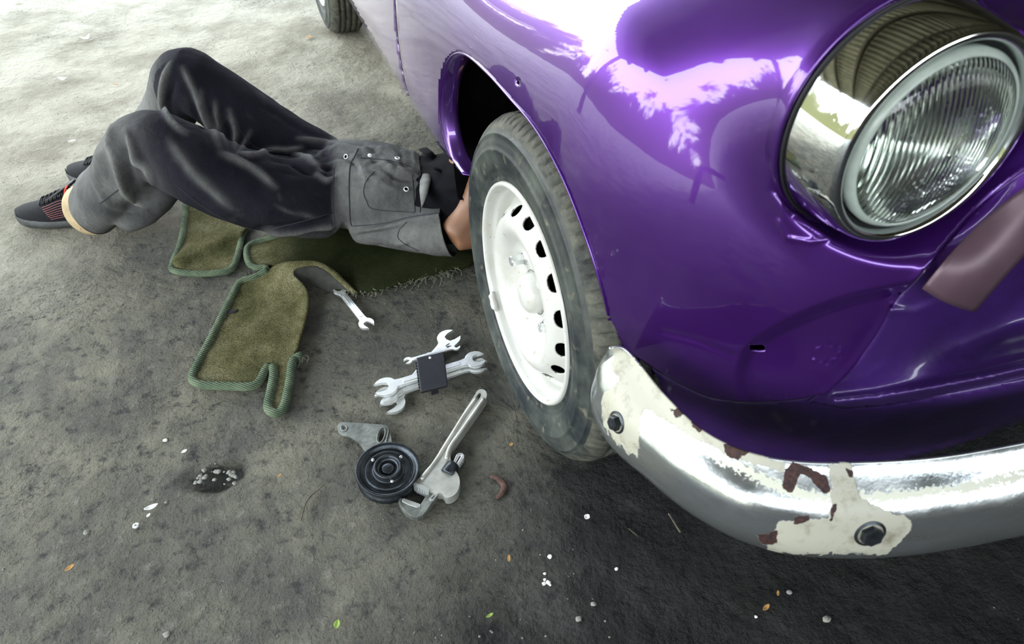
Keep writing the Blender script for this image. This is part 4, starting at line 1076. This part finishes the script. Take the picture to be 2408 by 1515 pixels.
# ------------------------------------------------------------------ carpet mats
def mat_sheet(name, outline, hfn, step, mat, parent, shade, thick=.006, lump=.0015):
    outline = np.array(outline, float)
    X = np.arange(outline[:, 0].min()-step, outline[:, 0].max()+2*step, step); Y = np.arange(outline[:, 1].min()-step, outline[:, 1].max()+2*step, step)
    GX, GY = np.meshgrid(X, Y, indexing='ij'); P = np.stack([GX, GY], -1)
    cen = (P[:-1, :-1]+P[1:, :-1]+P[:-1, 1:]+P[1:, 1:])/4; inside = in_poly(cen, outline)
    cnt = np.zeros(P.shape[:2], int)
    for a, b in ((0, 0), (0, 1), (1, 0), (1, 1)): cnt[a:a+inside.shape[0], b:b+inside.shape[1]] += inside
    edge = (cnt > 0) & (cnt < 4); _, c = seg_near(P[edge], outline, True); P[edge] = c
    z = hfn(P); V = np.zeros(P.shape[:2]+(3,))
    for i in range(P.shape[0]):
        for j in range(P.shape[1]):
            zz = z[i, j]; p = gz(P[i, j, 0], P[i, j, 1], zz); l = lump*mnoise.noise(Vector((p[0]*22, p[1]*22, 1)))+lump*.7*mnoise.noise(Vector((p[0]*70, p[1]*70, 4))); V[i, j] = (p[0], p[1], zz+l)
    i, j = np.nonzero(inside); nv = len(Y); idx = np.arange(len(X)*nv).reshape(-1, nv)
    F = np.stack([idx[i, j], idx[i, j+1], idx[i+1, j+1], idx[i+1, j]], 1)
    used = np.unique(F); rm = -np.ones(len(X)*nv, int); rm[used] = np.arange(len(used)); VV = V.reshape(-1, 3)[used]
    o = link_mesh(name, VV, rm[F], mat, parent)
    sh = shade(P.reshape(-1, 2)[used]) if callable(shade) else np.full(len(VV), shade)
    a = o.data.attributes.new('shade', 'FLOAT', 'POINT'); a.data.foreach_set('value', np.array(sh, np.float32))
    m = o.modifiers.new('g', 'SOLIDIFY'); m.thickness = thick; m.offset = 0
    return o
def piping(parent, pts, r=.0085, z=.009, n=90, zf=None):
    L = cr(pts, n); P = np.array([gz(x, y, z if zf is None else zf(x, y)) for x, y in L]); P[:, 2] = np.maximum(P[:, 2], r)
    rr = np.array([r*(1+.10*mnoise.noise(Vector((i*.35, 0, 0)))) for i in range(len(P))])
    o = link_mesh('edge_piping', *tube(P, rr, 12), M['piping'], parent); return o
def threads(parent, line, n, L0, up=(.2, 1), rad=.0007, seed=1, name='frayed_threads'):
    rng = random.Random(seed); L = resample(np.array(line, float), 200); parts = []
    for _ in range(n):
        i = rng.randrange(199); x, y = L[i]; a = math.atan2(*(L[i+1]-L[i])[::-1])+PI/2*rng.choice((1, 1, 1, -1))+rng.gauss(0, .7)
        ln = L0*rng.uniform(.3, 1); b = rng.gauss(0, 6); z = rng.uniform(.003, .010)
        p = [gz(x, y, z), gz(x+math.cos(a)*ln*.5+b, y+math.sin(a)*ln*.5, z+.004), gz(x+math.cos(a)*ln, y+math.sin(a)*ln+b, .003)]
        parts.append(tube(cr(p, 8), rad, 5))
    o = link_mesh(name, *merge(*parts), M['threads'], parent); o['kind'] = 'stuff'; return o
def build_mats():
    M['threads'] = simple('loose_threads', (.16, .17, .12), .95)
    # left mat under the raised legs
    A = [(436, 480), (434, 520), (424, 575), (406, 622), (412, 638), (470, 644), (530, 639), (550, 625), (562, 590), (572, 548), (600, 520), (560, 470), (500, 455)]
    r = thing('floor_mat', 'small olive carpet mat with green piping lying under the raised knees, left of the others', 'mat', gz(490, 590), 'worn olive carpet mats')
    def hA(P):
        d, _ = seg_near(P, [(420, 615), (470, 585), (540, 555), (575, 545)]); return .007+.014*np.exp(-(d/16)**2)+.010*sstep(560, 500, P[..., 1])*0
    mat_sheet('carpet', cr(A, 120, True), hA, 5, M['carpet'], r, lambda p: .35*sstep(560, 500, p[:, 1])*0+.0*p[:, 0])
    piping(r, [(436, 480), (434, 520), (424, 575), (406, 622), (412, 638), (470, 644), (530, 639), (550, 625), (562, 590), (572, 548), (590, 528)], zf=lambda x, y: .010)
    # mat under the back, shadow painted in through its shade attribute
    B = [(700, 520), (690, 548), (640, 560), (592, 574), (580, 590), (585, 618), (602, 630), (622, 630), (640, 625), (700, 650), (800, 686), (850, 690), (905, 680), (962, 662), (1010, 650), (1060, 634), (1110, 622), (1130, 560), (1000, 520), (850, 500)]
    r = thing('floor_mat', 'dark olive carpet mat with a frayed edge lying under the person\'s back', 'mat', gz(850, 620), 'worn olive carpet mats')
    Bc = np.vstack([cr(B[:11], 80), cr(B[10:], 80)])
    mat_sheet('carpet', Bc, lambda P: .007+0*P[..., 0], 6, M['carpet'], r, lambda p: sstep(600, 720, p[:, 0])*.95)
    piping(r, [(720, 545), (690, 549), (640, 560), (592, 574), (580, 590), (585, 618), (602, 630), (624, 630), (628, 642)])
    threads(r, [(800, 686), (850, 690), (905, 680), (962, 662), (1010, 650), (1060, 634)], 90, 13, seed=2)
    threads(r, [(985, 650), (1030, 645), (1080, 625)], 40, 26, seed=5)
    # foreground mat with the folded corner
    Cq = [(624, 640), (566, 663), (549, 690), (500, 790), (456, 876), (454, 896), (472, 906), (530, 909), (588, 910), (612, 897), (626, 866), (638, 856), (640, 880), (632, 920), (626, 958), (634, 972), (654, 975), (672, 958), (684, 905), (690, 850), (702, 815), (722, 745), (727, 700), (716, 672), (694, 648), (690, 634), (660, 622)]
    r = thing('floor_mat', 'olive carpet mat with green piping and a folded frayed corner, nearest the spanners', 'mat', gz(590, 800), 'worn olive carpet mats')
    def hC(P):
        d = np.hypot((P[..., 0]-705)/75, (P[..., 1]-628)/60); u = np.exp(-d**2*1.2)
        d2, _ = seg_near(P, [(727, 700), (722, 745), (705, 810)])
        return .008+.044*u+.007*np.exp(-(d2/16)**2)
    mat_sheet('carpet', np.vstack([cr(Cq, 220, True)]), hC, 4.5, M['carpet'], r, 0.0, lump=.002)
    zf = lambda x, y: float(hC(np.array([x, y]))+.002)
    piping(r, [(630, 636), (600, 652), (566, 664), (550, 690), (500, 790), (456, 876), (456, 896), (474, 905), (530, 908), (588, 909), (611, 896), (624, 870), (632, 860)], .0095, zf=zf)
    piping(r, [(641, 862), (643, 885), (636, 925), (630, 955), (638, 969), (654, 971), (668, 956), (680, 905), (686, 862), (690, 846)], .0098, zf=zf)
    U = cr([(640, 630, .022), (668, 619, .042), (710, 615, .054), (748, 617, .055), (783, 635, .040), (812, 662, .022), (840, 690, .008)], 40)
    Lw = cr([(692, 650, .046), (694, 636, .052), (716, 628, .055), (746, 627, .052), (775, 643, .038), (804, 670, .020), (832, 692, .006)], 40)
    Bt = cr([(716, 690, .010), (720, 678, .010), (735, 674, .008), (752, 678, .006), (776, 684, .005), (804, 688, .004), (830, 694, .003)], 40)
    def loft(a, b, n=8, bulge=0):
        V = []
        for i in range(len(a)):
            pa = gz(a[i][0], a[i][1], a[i][2]); pb = gz(b[i][0], b[i][1], b[i][2])
            for k in range(n): t = k/(n-1); V.append(pa*(1-t)+pb*t+np.array([0, 0, bulge*math.sin(PI*t)]))
        return V, grid_faces(len(a), n)
    o = link_mesh('folded_corner', *loft(U, Lw, 8, .003), M['carpet'], r); m = o.modifiers.new('g', 'SOLIDIFY'); m.thickness = .003
    a = o.data.attributes.new('shade', 'FLOAT', 'POINT')
    o = link_mesh('woven_backing', *loft(Lw, Bt, 10, -.004), M['backing'], r); m = o.modifiers.new('g', 'SOLIDIFY'); m.thickness = .0015
    threads(r, [(775, 632), (800, 655), (838, 690)], 34, 16, seed=8)
    threads(r, [(692, 838), (715, 832)], 22, 22, seed=9)
    k = link_mesh('frayed_knot', *tube([gz(690, 842, .010), gz(703, 836, .016), gz(712, 830, .010)], [.007, .008, .004], 9), M['piping'], r)
    # burnt hole and crumbs on the mat
    for (x, y, rx, ry) in ((544, 733, .014, .008),):
        v, f = ball(gz(x, y, .012), (rx, ry, .0016), 16); link_mesh('burnt_hole', v, f, M['seal'], r)

# ------------------------------------------------------------------ tools
def frame(pa, pb, z):
    a = gz(*pa, z); b = gz(*pb, z); L = float(np.linalg.norm(b-a)); ang = math.atan2(b[1]-a[1], b[0]-a[0])
    return Matrix.Translation(Vector(a)) @ Matrix.Rotation(ang, 4, 'Z'), L
def head_arc(R, mouth, depth, mdir, a0, a1, n=26):
    """outline of an open-ended jaw round the origin from angle a0 to a1 with a mouth at mdir"""
    pts = []; half = math.asin(min(.95, mouth/R)); m0, m1 = mdir-half*1.05, mdir+half*1.05
    for t in np.linspace(a0, m0, n): pts.append((R*math.cos(t)*(1.0), R*math.sin(t)))
    d = np.array([math.cos(mdir), math.sin(mdir)]); s = np.array([-d[1], d[0]])
    for q in ((R*.98, -mouth*1.0), (R*.25, -mouth), (-R*depth*.6, -mouth*.72), (-R*depth, 0), (-R*depth*.6, mouth*.72), (R*.25, mouth), (R*.98, mouth)):
        pts.append(tuple(d*q[0]+s*q[1]))
    for t in np.linspace(m1, a1, n): pts.append((R*math.cos(t), R*math.sin(t)))
    return pts
def spanner(name, label, pa, pb, z, R1, R2, hw, th, o1=15, o2=-15, mat='steel', tilt=0, mo=.48):
    Mx, L = frame(pa, pb, z)
    def att(R): return math.asin(min(.9, hw*1.15/R))
    A = head_arc(R1, R1*mo, .28, PI+math.radians(o1), att(R1), 2*PI-att(R1))
    B = head_arc(R2, R2*mo, .28, math.radians(o2), -PI+att(R2), PI-att(R2))
    pts = list(A)+[(R1*1.35, -hw)]+[(L-R2*1.35, -hw*.9)]+[(L+x, y) for x, y in B]+[(L-R2*1.35, hw*.9), (R1*1.35, hw)]
    bm = extrude_outline(pts, 0, th, Mx @ Matrix.Rotation(math.radians(tilt), 4, 'Y'))
    o = bm_obj(name, bm, M[mat], None, False); bevel(o, min(.0016, th*.28), 3, 40)
    # raised web along the shank
    c = Mx @ Matrix.Rotation(math.radians(tilt), 4, 'Y')
    v, f = box((0, 0, 0), (L-R1*1.5-R2*1.5, hw*1.15, th*1.35)); v = [np.array(c @ Vector((p[0]+L/2+(R1-R2)*.4, p[1], p[2]+th/2))) for p in v]
    w = link_mesh('shank_web', v, f, M[mat], o, False); bevel(w, .0012, 2)
    tag(o, label, 'spanner'); return o
def build_tools():
    g = 'spanners in the black clip'
    spanner('spanner', 'bright single open-end spanner sticking out from under the folded mat corner', (862, 764), (800, 686), .004, .0185, .016, .0085, .006, 18, 15)
    spanner('spanner', 'large open-end spanner at the bottom of the clipped bundle, jaw pointing up at the tyre', (1056, 800), (925, 953), .002, .0275, .0265, .0105, .008, -18, -20)['group'] = g
    spanner('spanner', 'second chrome open-end spanner lying just beneath the topmost one in the clip', (910, 934), (1121, 862), .0115, .0250, .0235, .0095, .006, 12, -25)['group'] = g
    spanner('spanner', 'topmost chrome open-end spanner in the clip, its jaws reaching to the tyre', (908, 914), (1118, 849), .021, .0255, .0235, .0098, .0075, -8, -6)['group'] = g
    spanner('spanner', 'smallest chrome spanner, thin, above the others in the black clip', (960, 850), (1072, 818), .030, .0095, .0100, .0042, .004, 15, 25)['group'] = g
    spanner('spanner', 'thin small spanner half hidden behind the top of the black clip', (1010, 838), (1052, 818), .026, .0085, .0115, .0045, .004, 15, 8)['group'] = g
    # black clip
    cz = [(979, 841, .046), (1044, 826, .046), (1053, 905, .034), (989, 921, .034)]
    c = np.array([gz(*p) for p in cz]); nrm = np.cross(c[1]-c[0], c[3]-c[0]); nrm /= np.linalg.norm(nrm); nrm *= np.sign(nrm[2])
    V = list(c)+[p-nrm*.010 for p in c]; F = [(0, 1, 2, 3), (7, 6, 5, 4), (0, 4, 5, 1), (1, 5, 6, 2), (2, 6, 7, 3), (3, 7, 4, 0)]
    r = link_mesh('spanner_clip', V, F, M['black_plastic'], None, False); bevel(r, .0025, 3); tag(r, 'black plastic clip plate lying across the bundle of chrome spanners', 'tool clip')
    for k in range(9):     # teeth down the left edge
        t = .1+.09*k; p = c[0]*(1-t)+c[3]*t; v, f = box(p-nrm*.006, (.006, .004, .006)); q = link_mesh('clip_tooth', v, f, M['black_plastic'], r, False)
    p = c[0]*.48+c[1]*.42+c[3]*.04+c[2]*.06; v, f = lathe([(.0002, .0006), (.0028, .0006), (.0034, -.001)], 16, p, nrm); link_mesh('rivet', v, f, M['button'], r)
    # the legs of the clip that grip the shanks
    for t in (.12, .85):
        a = c[0]*(1-t)+c[3]*t-nrm*.01; b = c[1]*(1-t)+c[2]*t-nrm*.01
        v, f = box((a+b)/2-np.array([0, 0, (a[2]+b[2])/4]), (.016, .010, max(.012, (a[2]+b[2])/2-.006))); link_mesh('clip_leg', v, f, M['black_plastic'], r, False)
    # ---- pipe wrench
    zt = .024
    def pp(L, z=zt): return [gz(x, y, z)[:2] for x, y in L]
    r = thing('pipe_wrench', 'big dusty aluminium pipe wrench lying beside the pulley', 'wrench', gz(1050, 1060))
    hand = [(1117, 928), (1122, 919), (1132, 915), (1142, 919), (1145, 929), (1141, 940), (1112, 982), (1086, 1018), (1068, 1044), (1060, 1058), (1059, 1076), (1064, 1098), (1075, 1112), (1081, 1128), (1080, 1146), (1073, 1160), (1060, 1169), (1047, 1170), (1040, 1160), (1022, 1158), (1006, 1153), (990, 1146), (975, 1139), (980, 1130), (1000, 1106), (1018, 1086), (1040, 1050), (1060, 1018), (1090, 970)]
    a = np.linspace(0, 2*PI, 14, endpoint=False); dv = np.array([1121-1129, 941-925.0]); dl = np.hypot(*dv); dv /= dl
    hole = [(1126+dv[0]*9*math.cos(t)-dv[1]*4.0*math.sin(t), 932+dv[1]*9*math.cos(t)+dv[0]*4.0*math.sin(t)) for t in a]
    o = bm_obj('handle', extrude_outline(pp(cr(hand, 120, True)), .003, .024, None, [pp(hole)]), M['cast_aluminium'], r, False); bevel(o, .0035, 3, 50); auto_smooth(o, 40)
    for L in ([(1121, 936), (1092, 976), (1062, 1024), (1040, 1060), (1019, 1092), (990, 1128)], [(1138, 938), (1110, 978), (1084, 1015), (1064, 1042), (1055, 1058), (1050, 1080)]):
        P_ = [gz(x, y, .024) for x, y in cr(L, 30)]; link_mesh('handle_rib', *tube(P_, .0042, 8), M['cast_aluminium'], r)
    heel = [(974, 1139), (979, 1136), (1010, 1150), (1008, 1157), (1002, 1158)]
    o = bm_obj('heel_jaw', extrude_outline(pp([(972, 1140), (976, 1135), (1010, 1149), (1008, 1158), (1003, 1159), (1000, 1155), (997, 1156), (994, 1152), (991, 1153), (988, 1149), (985, 1150), (982, 1146), (979, 1147), (976, 1143)], .026), .006, .027), M['steel'], r, False)
    jaw = [(1031, 1160), (1027, 1170), (1016, 1184), (1006, 1200), (995, 1213), (982, 1218), (966, 1215), (952, 1205), (942, 1192), (937, 1180), (940, 1173), (944, 1172), (947, 1176), (950, 1174), (954, 1178), (957, 1176), (961, 1181), (964, 1179), (968, 1184), (971, 1182), (975, 1187), (979, 1185), (984, 1190), (989, 1187), (1000, 1170), (1006, 1158)]
    o = bm_obj('hook_jaw', extrude_outline(pp(jaw, .016), .003, .018), M['dull_steel'], r, False); bevel(o, .002, 2, 50)
    o = bm_obj('jaw_insert', extrude_outline(pp([(945, 1174), (950, 1172), (988, 1186), (988, 1192), (980, 1194), (962, 1188), (946, 1180)], .019), .016, .020), M['steel'], r, False); bevel(o, .001, 2)
    sh = [(1073, 1069), (1079, 1065), (1087, 1065), (1092, 1070), (1091, 1076), (1089, 1078), (1090, 1081), (1086, 1082), (1087, 1086), (1083, 1087), (1084, 1091), (1080, 1092), (1080, 1097), (1062, 1110), (1058, 1100), (1066, 1086)]
    o = bm_obj('jaw_shank', extrude_outline(pp(sh, .018), .006, .018, None, [pp([(1080, 1072), (1085, 1071), (1076, 1088), (1071, 1089)], .018)]), M['steel'], r, False); bevel(o, .001, 2, 50)
    lp = [(1021, 1160), (1030, 1161), (1020, 1176), (1014, 1178), (1008, 1174)]
    o = bm_obj('shank_loop', extrude_outline(pp(lp, .020), .016, .021, None, [pp([(1021, 1164), (1025, 1165), (1017, 1174), (1013, 1172)], .021)]), M['steel'], r, False)
    p = gz(1058, 1099, .020); q = gz(1072, 1106, .018); ax = q-p; ax /= np.linalg.norm(ax)
    v, f = lathe([(.0005, -.0135), (.0125, -.0135), (.0142, -.011), (.0142, .011), (.0125, .0135), (.0005, .0135)], 40, (p+q)/2-np.array([0, 0, .002])+np.array([-.006, 0, 0]), np.cross(ax, (0, 0, 1)), fn=lambda a, j, r_, d: (r_*(1+.06*(math.sin(a*20) > 0)) if 1 < j < 4 else r_, d))
    link_mesh('adjusting_nut', v, f, M['dark_steel'], r)
    # ---- pulley with its slotted bracket
    r = thing('idler_pulley', 'round black belt pulley on a slotted metal bracket, left of the pipe wrench', 'pulley', gz(912, 1100))
    c = gz(912, 1102, .036); ax = np.array([.05, -.06, 1.]); ax /= np.linalg.norm(ax)
    prof = [(.030, -.034), (.056, -.032), (.0592, -.028), (.0560, -.020), (.0500, -.014), (.0560, -.008), (.0600, -.002), (.0602, .0005), (.0590, .0018), (.0560, .0010), (.0525, -.0015), (.0500, -.0055), (.0475, -.0068), (.0440, -.0060), (.0425, -.0035), (.0410, -.0028), (.0330, -.0050), (.0285, -.0060), (.0272, -.0040), (.0268, .0060), (.0255, .0085), (.0235, .0092), (.0218, .0080), (.0210, .0020), (.0180, -.0010), (.0130, -.0015), (.0125, .0010), (.0105, .0028), (.0060, .0036), (.0004, .0038)]
    link_mesh('pulley_wheel', *lathe(prof, 96, c, ax), M['dark_steel'], r)
    for k, (x, y) in enumerate(((877, 1082), (943, 1075), (922, 1132))):
        v, f = ball(gz(x, y, .036), (.0035, .0035, .003), 14); link_mesh('spot_weld', v, f, M['steel'], r)
    br = [(793, 1003), (797, 995), (807, 992), (850, 994), (902, 998), (912, 1003), (917, 1012), (922, 1040), (928, 1062), (905, 1085), (880, 1080), (862, 1066), (848, 1046), (836, 1035), (820, 1026), (802, 1022), (795, 1014)]
    def circ(x, y, rx, ry, rot, n=16): 
        t = np.linspace(0, 2*PI, n, endpoint=False); return [(x+rx*math.cos(s)*math.cos(rot)-ry*math.sin(s)*math.sin(rot), y+rx*math.cos(s)*math.sin(rot)+ry*math.sin(s)*math.cos(rot)) for s in t]
    o = bm_obj('bracket', extrude_outline(pp(cr(br, 90, True), .014), .008, .0125, None, [pp(circ(809, 1007, 4, 3.6, 0), .014), pp(circ(897, 1024, 15, 5, 1.9), .014)]), M['dull_steel'], r, False); bevel(o, .001, 2, 50); o['label'] = 'dull slotted bracket'
    P_ = [gz(x, y, .013) for x, y in circ(809, 1007, 7.5, 6.8, 0)]; link_mesh('bracket_boss', *tube(P_, .0016, 8, closed=True), M['dull_steel'], r)
    P_ = [gz(x, y, .013) for x, y in circ(897, 1024, 19, 8.5, 1.9, 22)]; link_mesh('slot_rim', *tube(P_, .0016, 8, closed=True), M['dull_steel'], r)
    P_ = [gz(x, y, .013) for x, y in cr([(915, 1010), (908, 1040), (905, 1060)], 12)]; link_mesh('bracket_fold', *tube(P_, .0022, 8), M['dull_steel'], r)

# ------------------------------------------------------------------ litter on the floor
def rock(seed, s, flat=.6):
    bm = bmesh.new(); bmesh.ops.create_icosphere(bm, subdivisions=2, radius=1)
    V = []
    for v in bm.verts:
        n = mnoise.noise(Vector(v.co)*1.4+Vector((seed*3.1, 0, 0))); V.append(np.array(v.co)*(1+.45*n)*np.array([s, s*.8, s*flat]))
    bm.verts.index_update(); F = [tuple(q.index for q in f.verts) for f in bm.faces]; bm.free(); return V, F
def build_litter():
    def put_rock(px, py, s, mat, label, cat='pebble', name='pebble', flat=.6, group=None, seed=None):
        s *= .72; p = gz(px, py); v, f = rock(seed if seed is not None else px*.37+py*.11, s, flat)
        o = link_mesh(name, v, f, M[mat]); o.location = (p[0], p[1], ground_z(p[0], p[1])-.004+s*flat*.45); return tag(o, label, cat, group)
    def leaf(px, py, L, Wd, ang, mat, label, cat='leaf', name='leaf', curl=.35):
        L *= .8; p = gz(px, py); V = []; n, m_ = 9, 5
        for i in range(n):
            t = i/(n-1); w = Wd*math.sin(PI*min(1, t*.93+.05))**.8
            for k in range(m_):
                s = (k/(m_-1)-.5); V.append((L*(t-.5), w*s, .004+curl*L*(t-.5)**2*1.5+abs(s)*w*.5))
        o = link_mesh(name, V, grid_faces(n, m_), M[mat]); o.location = (p[0], p[1], ground_z(p[0], p[1])-.002); o.rotation_euler = (0, 0, ang)
        m = o.modifiers.new('g', 'SOLIDIFY'); m.thickness = .0006; return tag(o, label, cat)
    leaf(203, 93, .050, .026, .5, 'white_chip', 'curled pale scrap lying left of the raised far knee, near the top', 'scrap', 'paper_scrap', 1.2)
    leaf(150, 187, .040, .020, -.2, 'white_chip', 'small white torn scrap on the pale ground above the shoes', 'scrap', 'paper_scrap', 1.0)
    leaf(272, 196, .024, .008, -.2, 'leaf', 'short brown leaf fragment on the pale ground by the far knee')
    leaf(42, 7, .05, .03, .1, 'white_chip', 'pale litter scrap at the far upper left corner', 'scrap', 'paper_scrap', .9)
    leaf(728, 93, .035, .018, 2.2, 'leaf', 'tan curled leaf just left of the rear tyre')
    leaf(170, 332+0, .030, .008, .1, 'white_chip', 'thin pale sliver on the ground between the feet and the image edge', 'scrap', 'paper_scrap', .2)
    leaf(356, 1193, .030, .010, .15, 'white_chip', 'bright white sliver on the bare ground left of the pulley', 'scrap', 'paper_scrap', .5)
    leaf(349, 1212, .010, .005, .9, 'white_chip', 'tiny white flake beside the white sliver', 'scrap', 'paper_scrap', .5)
    leaf(433, 1061, .014, .007, .4, 'white_chip', 'small off-white flake above the crumbled pit', 'scrap', 'paper_scrap', .5)
    leaf(166, 1337, .020, .008, .5, 'leaf', 'orange dry leaf near the lower left corner')
    leaf(793, 1468, .018, .010, 1.2, 'green_leaf', 'small green leaf at the bottom edge')
    leaf(656, 1119, .012, .004, .4, 'leaf', 'small yellow leaf bit right of the crumbled pit')
    leaf(1197, 1318, .016, .005, 1.2, 'leaf', 'small orange leaf below the pipe wrench')
    leaf(1800, 1432, .020, .007, .3, 'leaf', 'small orange leaf on the dark oily ground under the bumper')
    leaf(1828, 1398, .012, .004, .9, 'leaf', 'thin yellow leaf fragment above the orange one on the oily ground')
    leaf(1380, 1220, .014, .010, .5, 'white_chip', 'small pale flake on the oily ground left of the bumper', 'scrap', 'paper_scrap', .4)
    leaf(1152, 1450, .016, .005, .2, 'green_leaf', 'thin olive leaf on the dark ground near the bottom centre')
    leaf(1202, 1050, .011, .006, .5, 'leaf', 'tiny reddish leaf right of the pipe wrench head')
    put_rock(386, 1030, .0065, 'white_chip', 'round pale pebble standing out above the crumbled pit')
    put_rock(201, 1250, .0075, 'stone', 'grey pebble on the left below the white sliver')
    put_rock(388, 1177, .005, 'stone', 'small grey pebble just right of the white sliver')
    put_rock(390, 1489, .008, 'stone', 'grey pebble near the bottom edge on the left')
    put_rock(1293, 1310, .006, 'white_chip', 'pale pebble on the dark ground under the front tyre')
    put_rock(1396, 1420, .007, 'stone', 'angular grey pebble at the edge of the lower oil patch')
    put_rock(1361, 1456, .008, 'stone', 'dark grey pebble inside the lower oil patch')
    put_rock(1857, 1392, .007, 'stone', 'angular grey pebble by the yellow leaf fragment')
    put_rock(1945, 1455, .010, 'stone', 'flat dark pebble on the oily ground at the lower right')
    put_rock(1450, 1337, .005, 'white_chip', 'tiny white pebble on the ground between tyre and bumper shadow')
    put_rock(1778, 1450, .004, 'white_chip', 'tiny white pebble left of the flat dark one on the oily ground')
    for k in range(7):
        rr = random.Random(k); put_rock(1286+rr.uniform(-9, 9), 1362+rr.uniform(-16, 16), rr.uniform(.003, .006), 'white_chip', 'white crumb in the small heap on the dark ground below the tyre', 'crumb', 'plaster_crumb', .6, 'white crumbs in a small heap', k)
    for k in range(22):
        rr = random.Random(100+k); put_rock(505+rr.uniform(-50, 48), 1116+rr.uniform(-18, 20), rr.uniform(.003, .0075), 'stone', 'broken crumb lying in the small pit in the ground', 'crumb', 'ground_crumb', .7, 'crumbs in the pit', 40+k)
    # nut lying on the ground
    p = gz(320, 1237, .002); o = link_mesh('hex_nut', *lathe([(.0030, -.002), (.0062, -.002), (.0066, 0), (.0062, .0025), (.0030, .0025), (.0028, 0), (.0030, -.002)], 6, p, (0, .15, 1)), M['steel']); tag(o, 'tiny steel nut lying on bare ground below the white sliver', 'nut')
    # rusty hook
    P = [gz(x, y, .006) for x, y in cr([(1152, 1122), (1163, 1122), (1178, 1132), (1186, 1145), (1180, 1160), (1168, 1172)], 24)]
    o = link_mesh('rusty_hook', *tube(P, [.003+.0035*math.sin(PI*i/23) for i in range(24)], 8, flat=.6), M['rust']); tag(o, 'curved rusty piece of iron right of the pipe wrench', 'scrap iron')
    for pts, r_, lb in (([(762, 1140), (745, 1155), (728, 1170), (716, 1192), (708, 1225)], .0014, 'thin curved root on the ground left of the pulley'), ([(1572, 1208), (1583, 1225), (1592, 1240), (1600, 1252)], .0018, 'short twig on the oily ground beneath the bumper'), ([(1478, 1243), (1500, 1262)], .0007, 'fine straw on the oily ground left of the short twig')):
        P = [gz(x, y, .004) for x, y in (cr(pts, 20) if len(pts) > 2 else pts)]; o = link_mesh('twig', *tube(P, r_, 6), M['twig']); tag(o, lb, 'twig')
    # grit nobody could count
    rng = random.Random(11); parts = []
    base, bf = rock(3, 1.0)
    for _ in range(2600):
        x = rng.uniform(-1.6, 1.1); y = rng.uniform(-.75, 2.2)
        if (-1.1 < x < .25 and .5 < y < 1.35) or x > -.02 and y > -.68: continue
        s = rng.uniform(.0008, .0026)*(1 if rng.random() < .93 else 1.8); q = rng.uniform(0, 6.28); c_, s_ = math.cos(q)*s, math.sin(q)*s
        z = ground_z(x, y)-.004+s*.3; parts.append(([(x+v[0]*c_-v[1]*s_, y+v[0]*s_+v[1]*c_, z+v[2]*s) for v in base[:12]], None))
    ico = bmesh.new(); bmesh.ops.create_icosphere(ico, subdivisions=1, radius=1); ico.verts.index_update(); F0 = [tuple(v.index for v in f.verts) for f in ico.faces]; nv = len(ico.verts); V0 = np.array([v.co[:] for v in ico.verts]); ico.free()
    V, F = [], []
    for i, (vv, _) in enumerate(parts):
        x, y, z = vv[0]; s = rng.uniform(.0008, .0024); R_ = Matrix.Rotation(rng.uniform(0, 6), 3, 'Z')
        V += [(x+s*p[0]*1.2, y+s*p[1], z+s*p[2]*.7) for p in V0]; F += [tuple(q+i*nv for q in f) for f in F0]
    o = link_mesh('grit', V, F, M['grit']); o['kind'] = 'stuff'; tag(o, 'fine grit scattered over the trodden floor', 'grit')

# ------------------------------------------------------------------ assemble
build_world(); build_ground(); build_shed(); build_car()
for fn in ('build_person', 'build_mats', 'build_tools', 'build_litter'):
    if fn in globals(): globals()[fn]()
sc = bpy.context.scene
sc.view_settings.view_transform = 'Standard'; sc.view_settings.look = 'None'; sc.view_settings.gamma = 1; sc.view_settings.use_curve_mapping = False
sc.view_settings.exposure = EXPOSURE
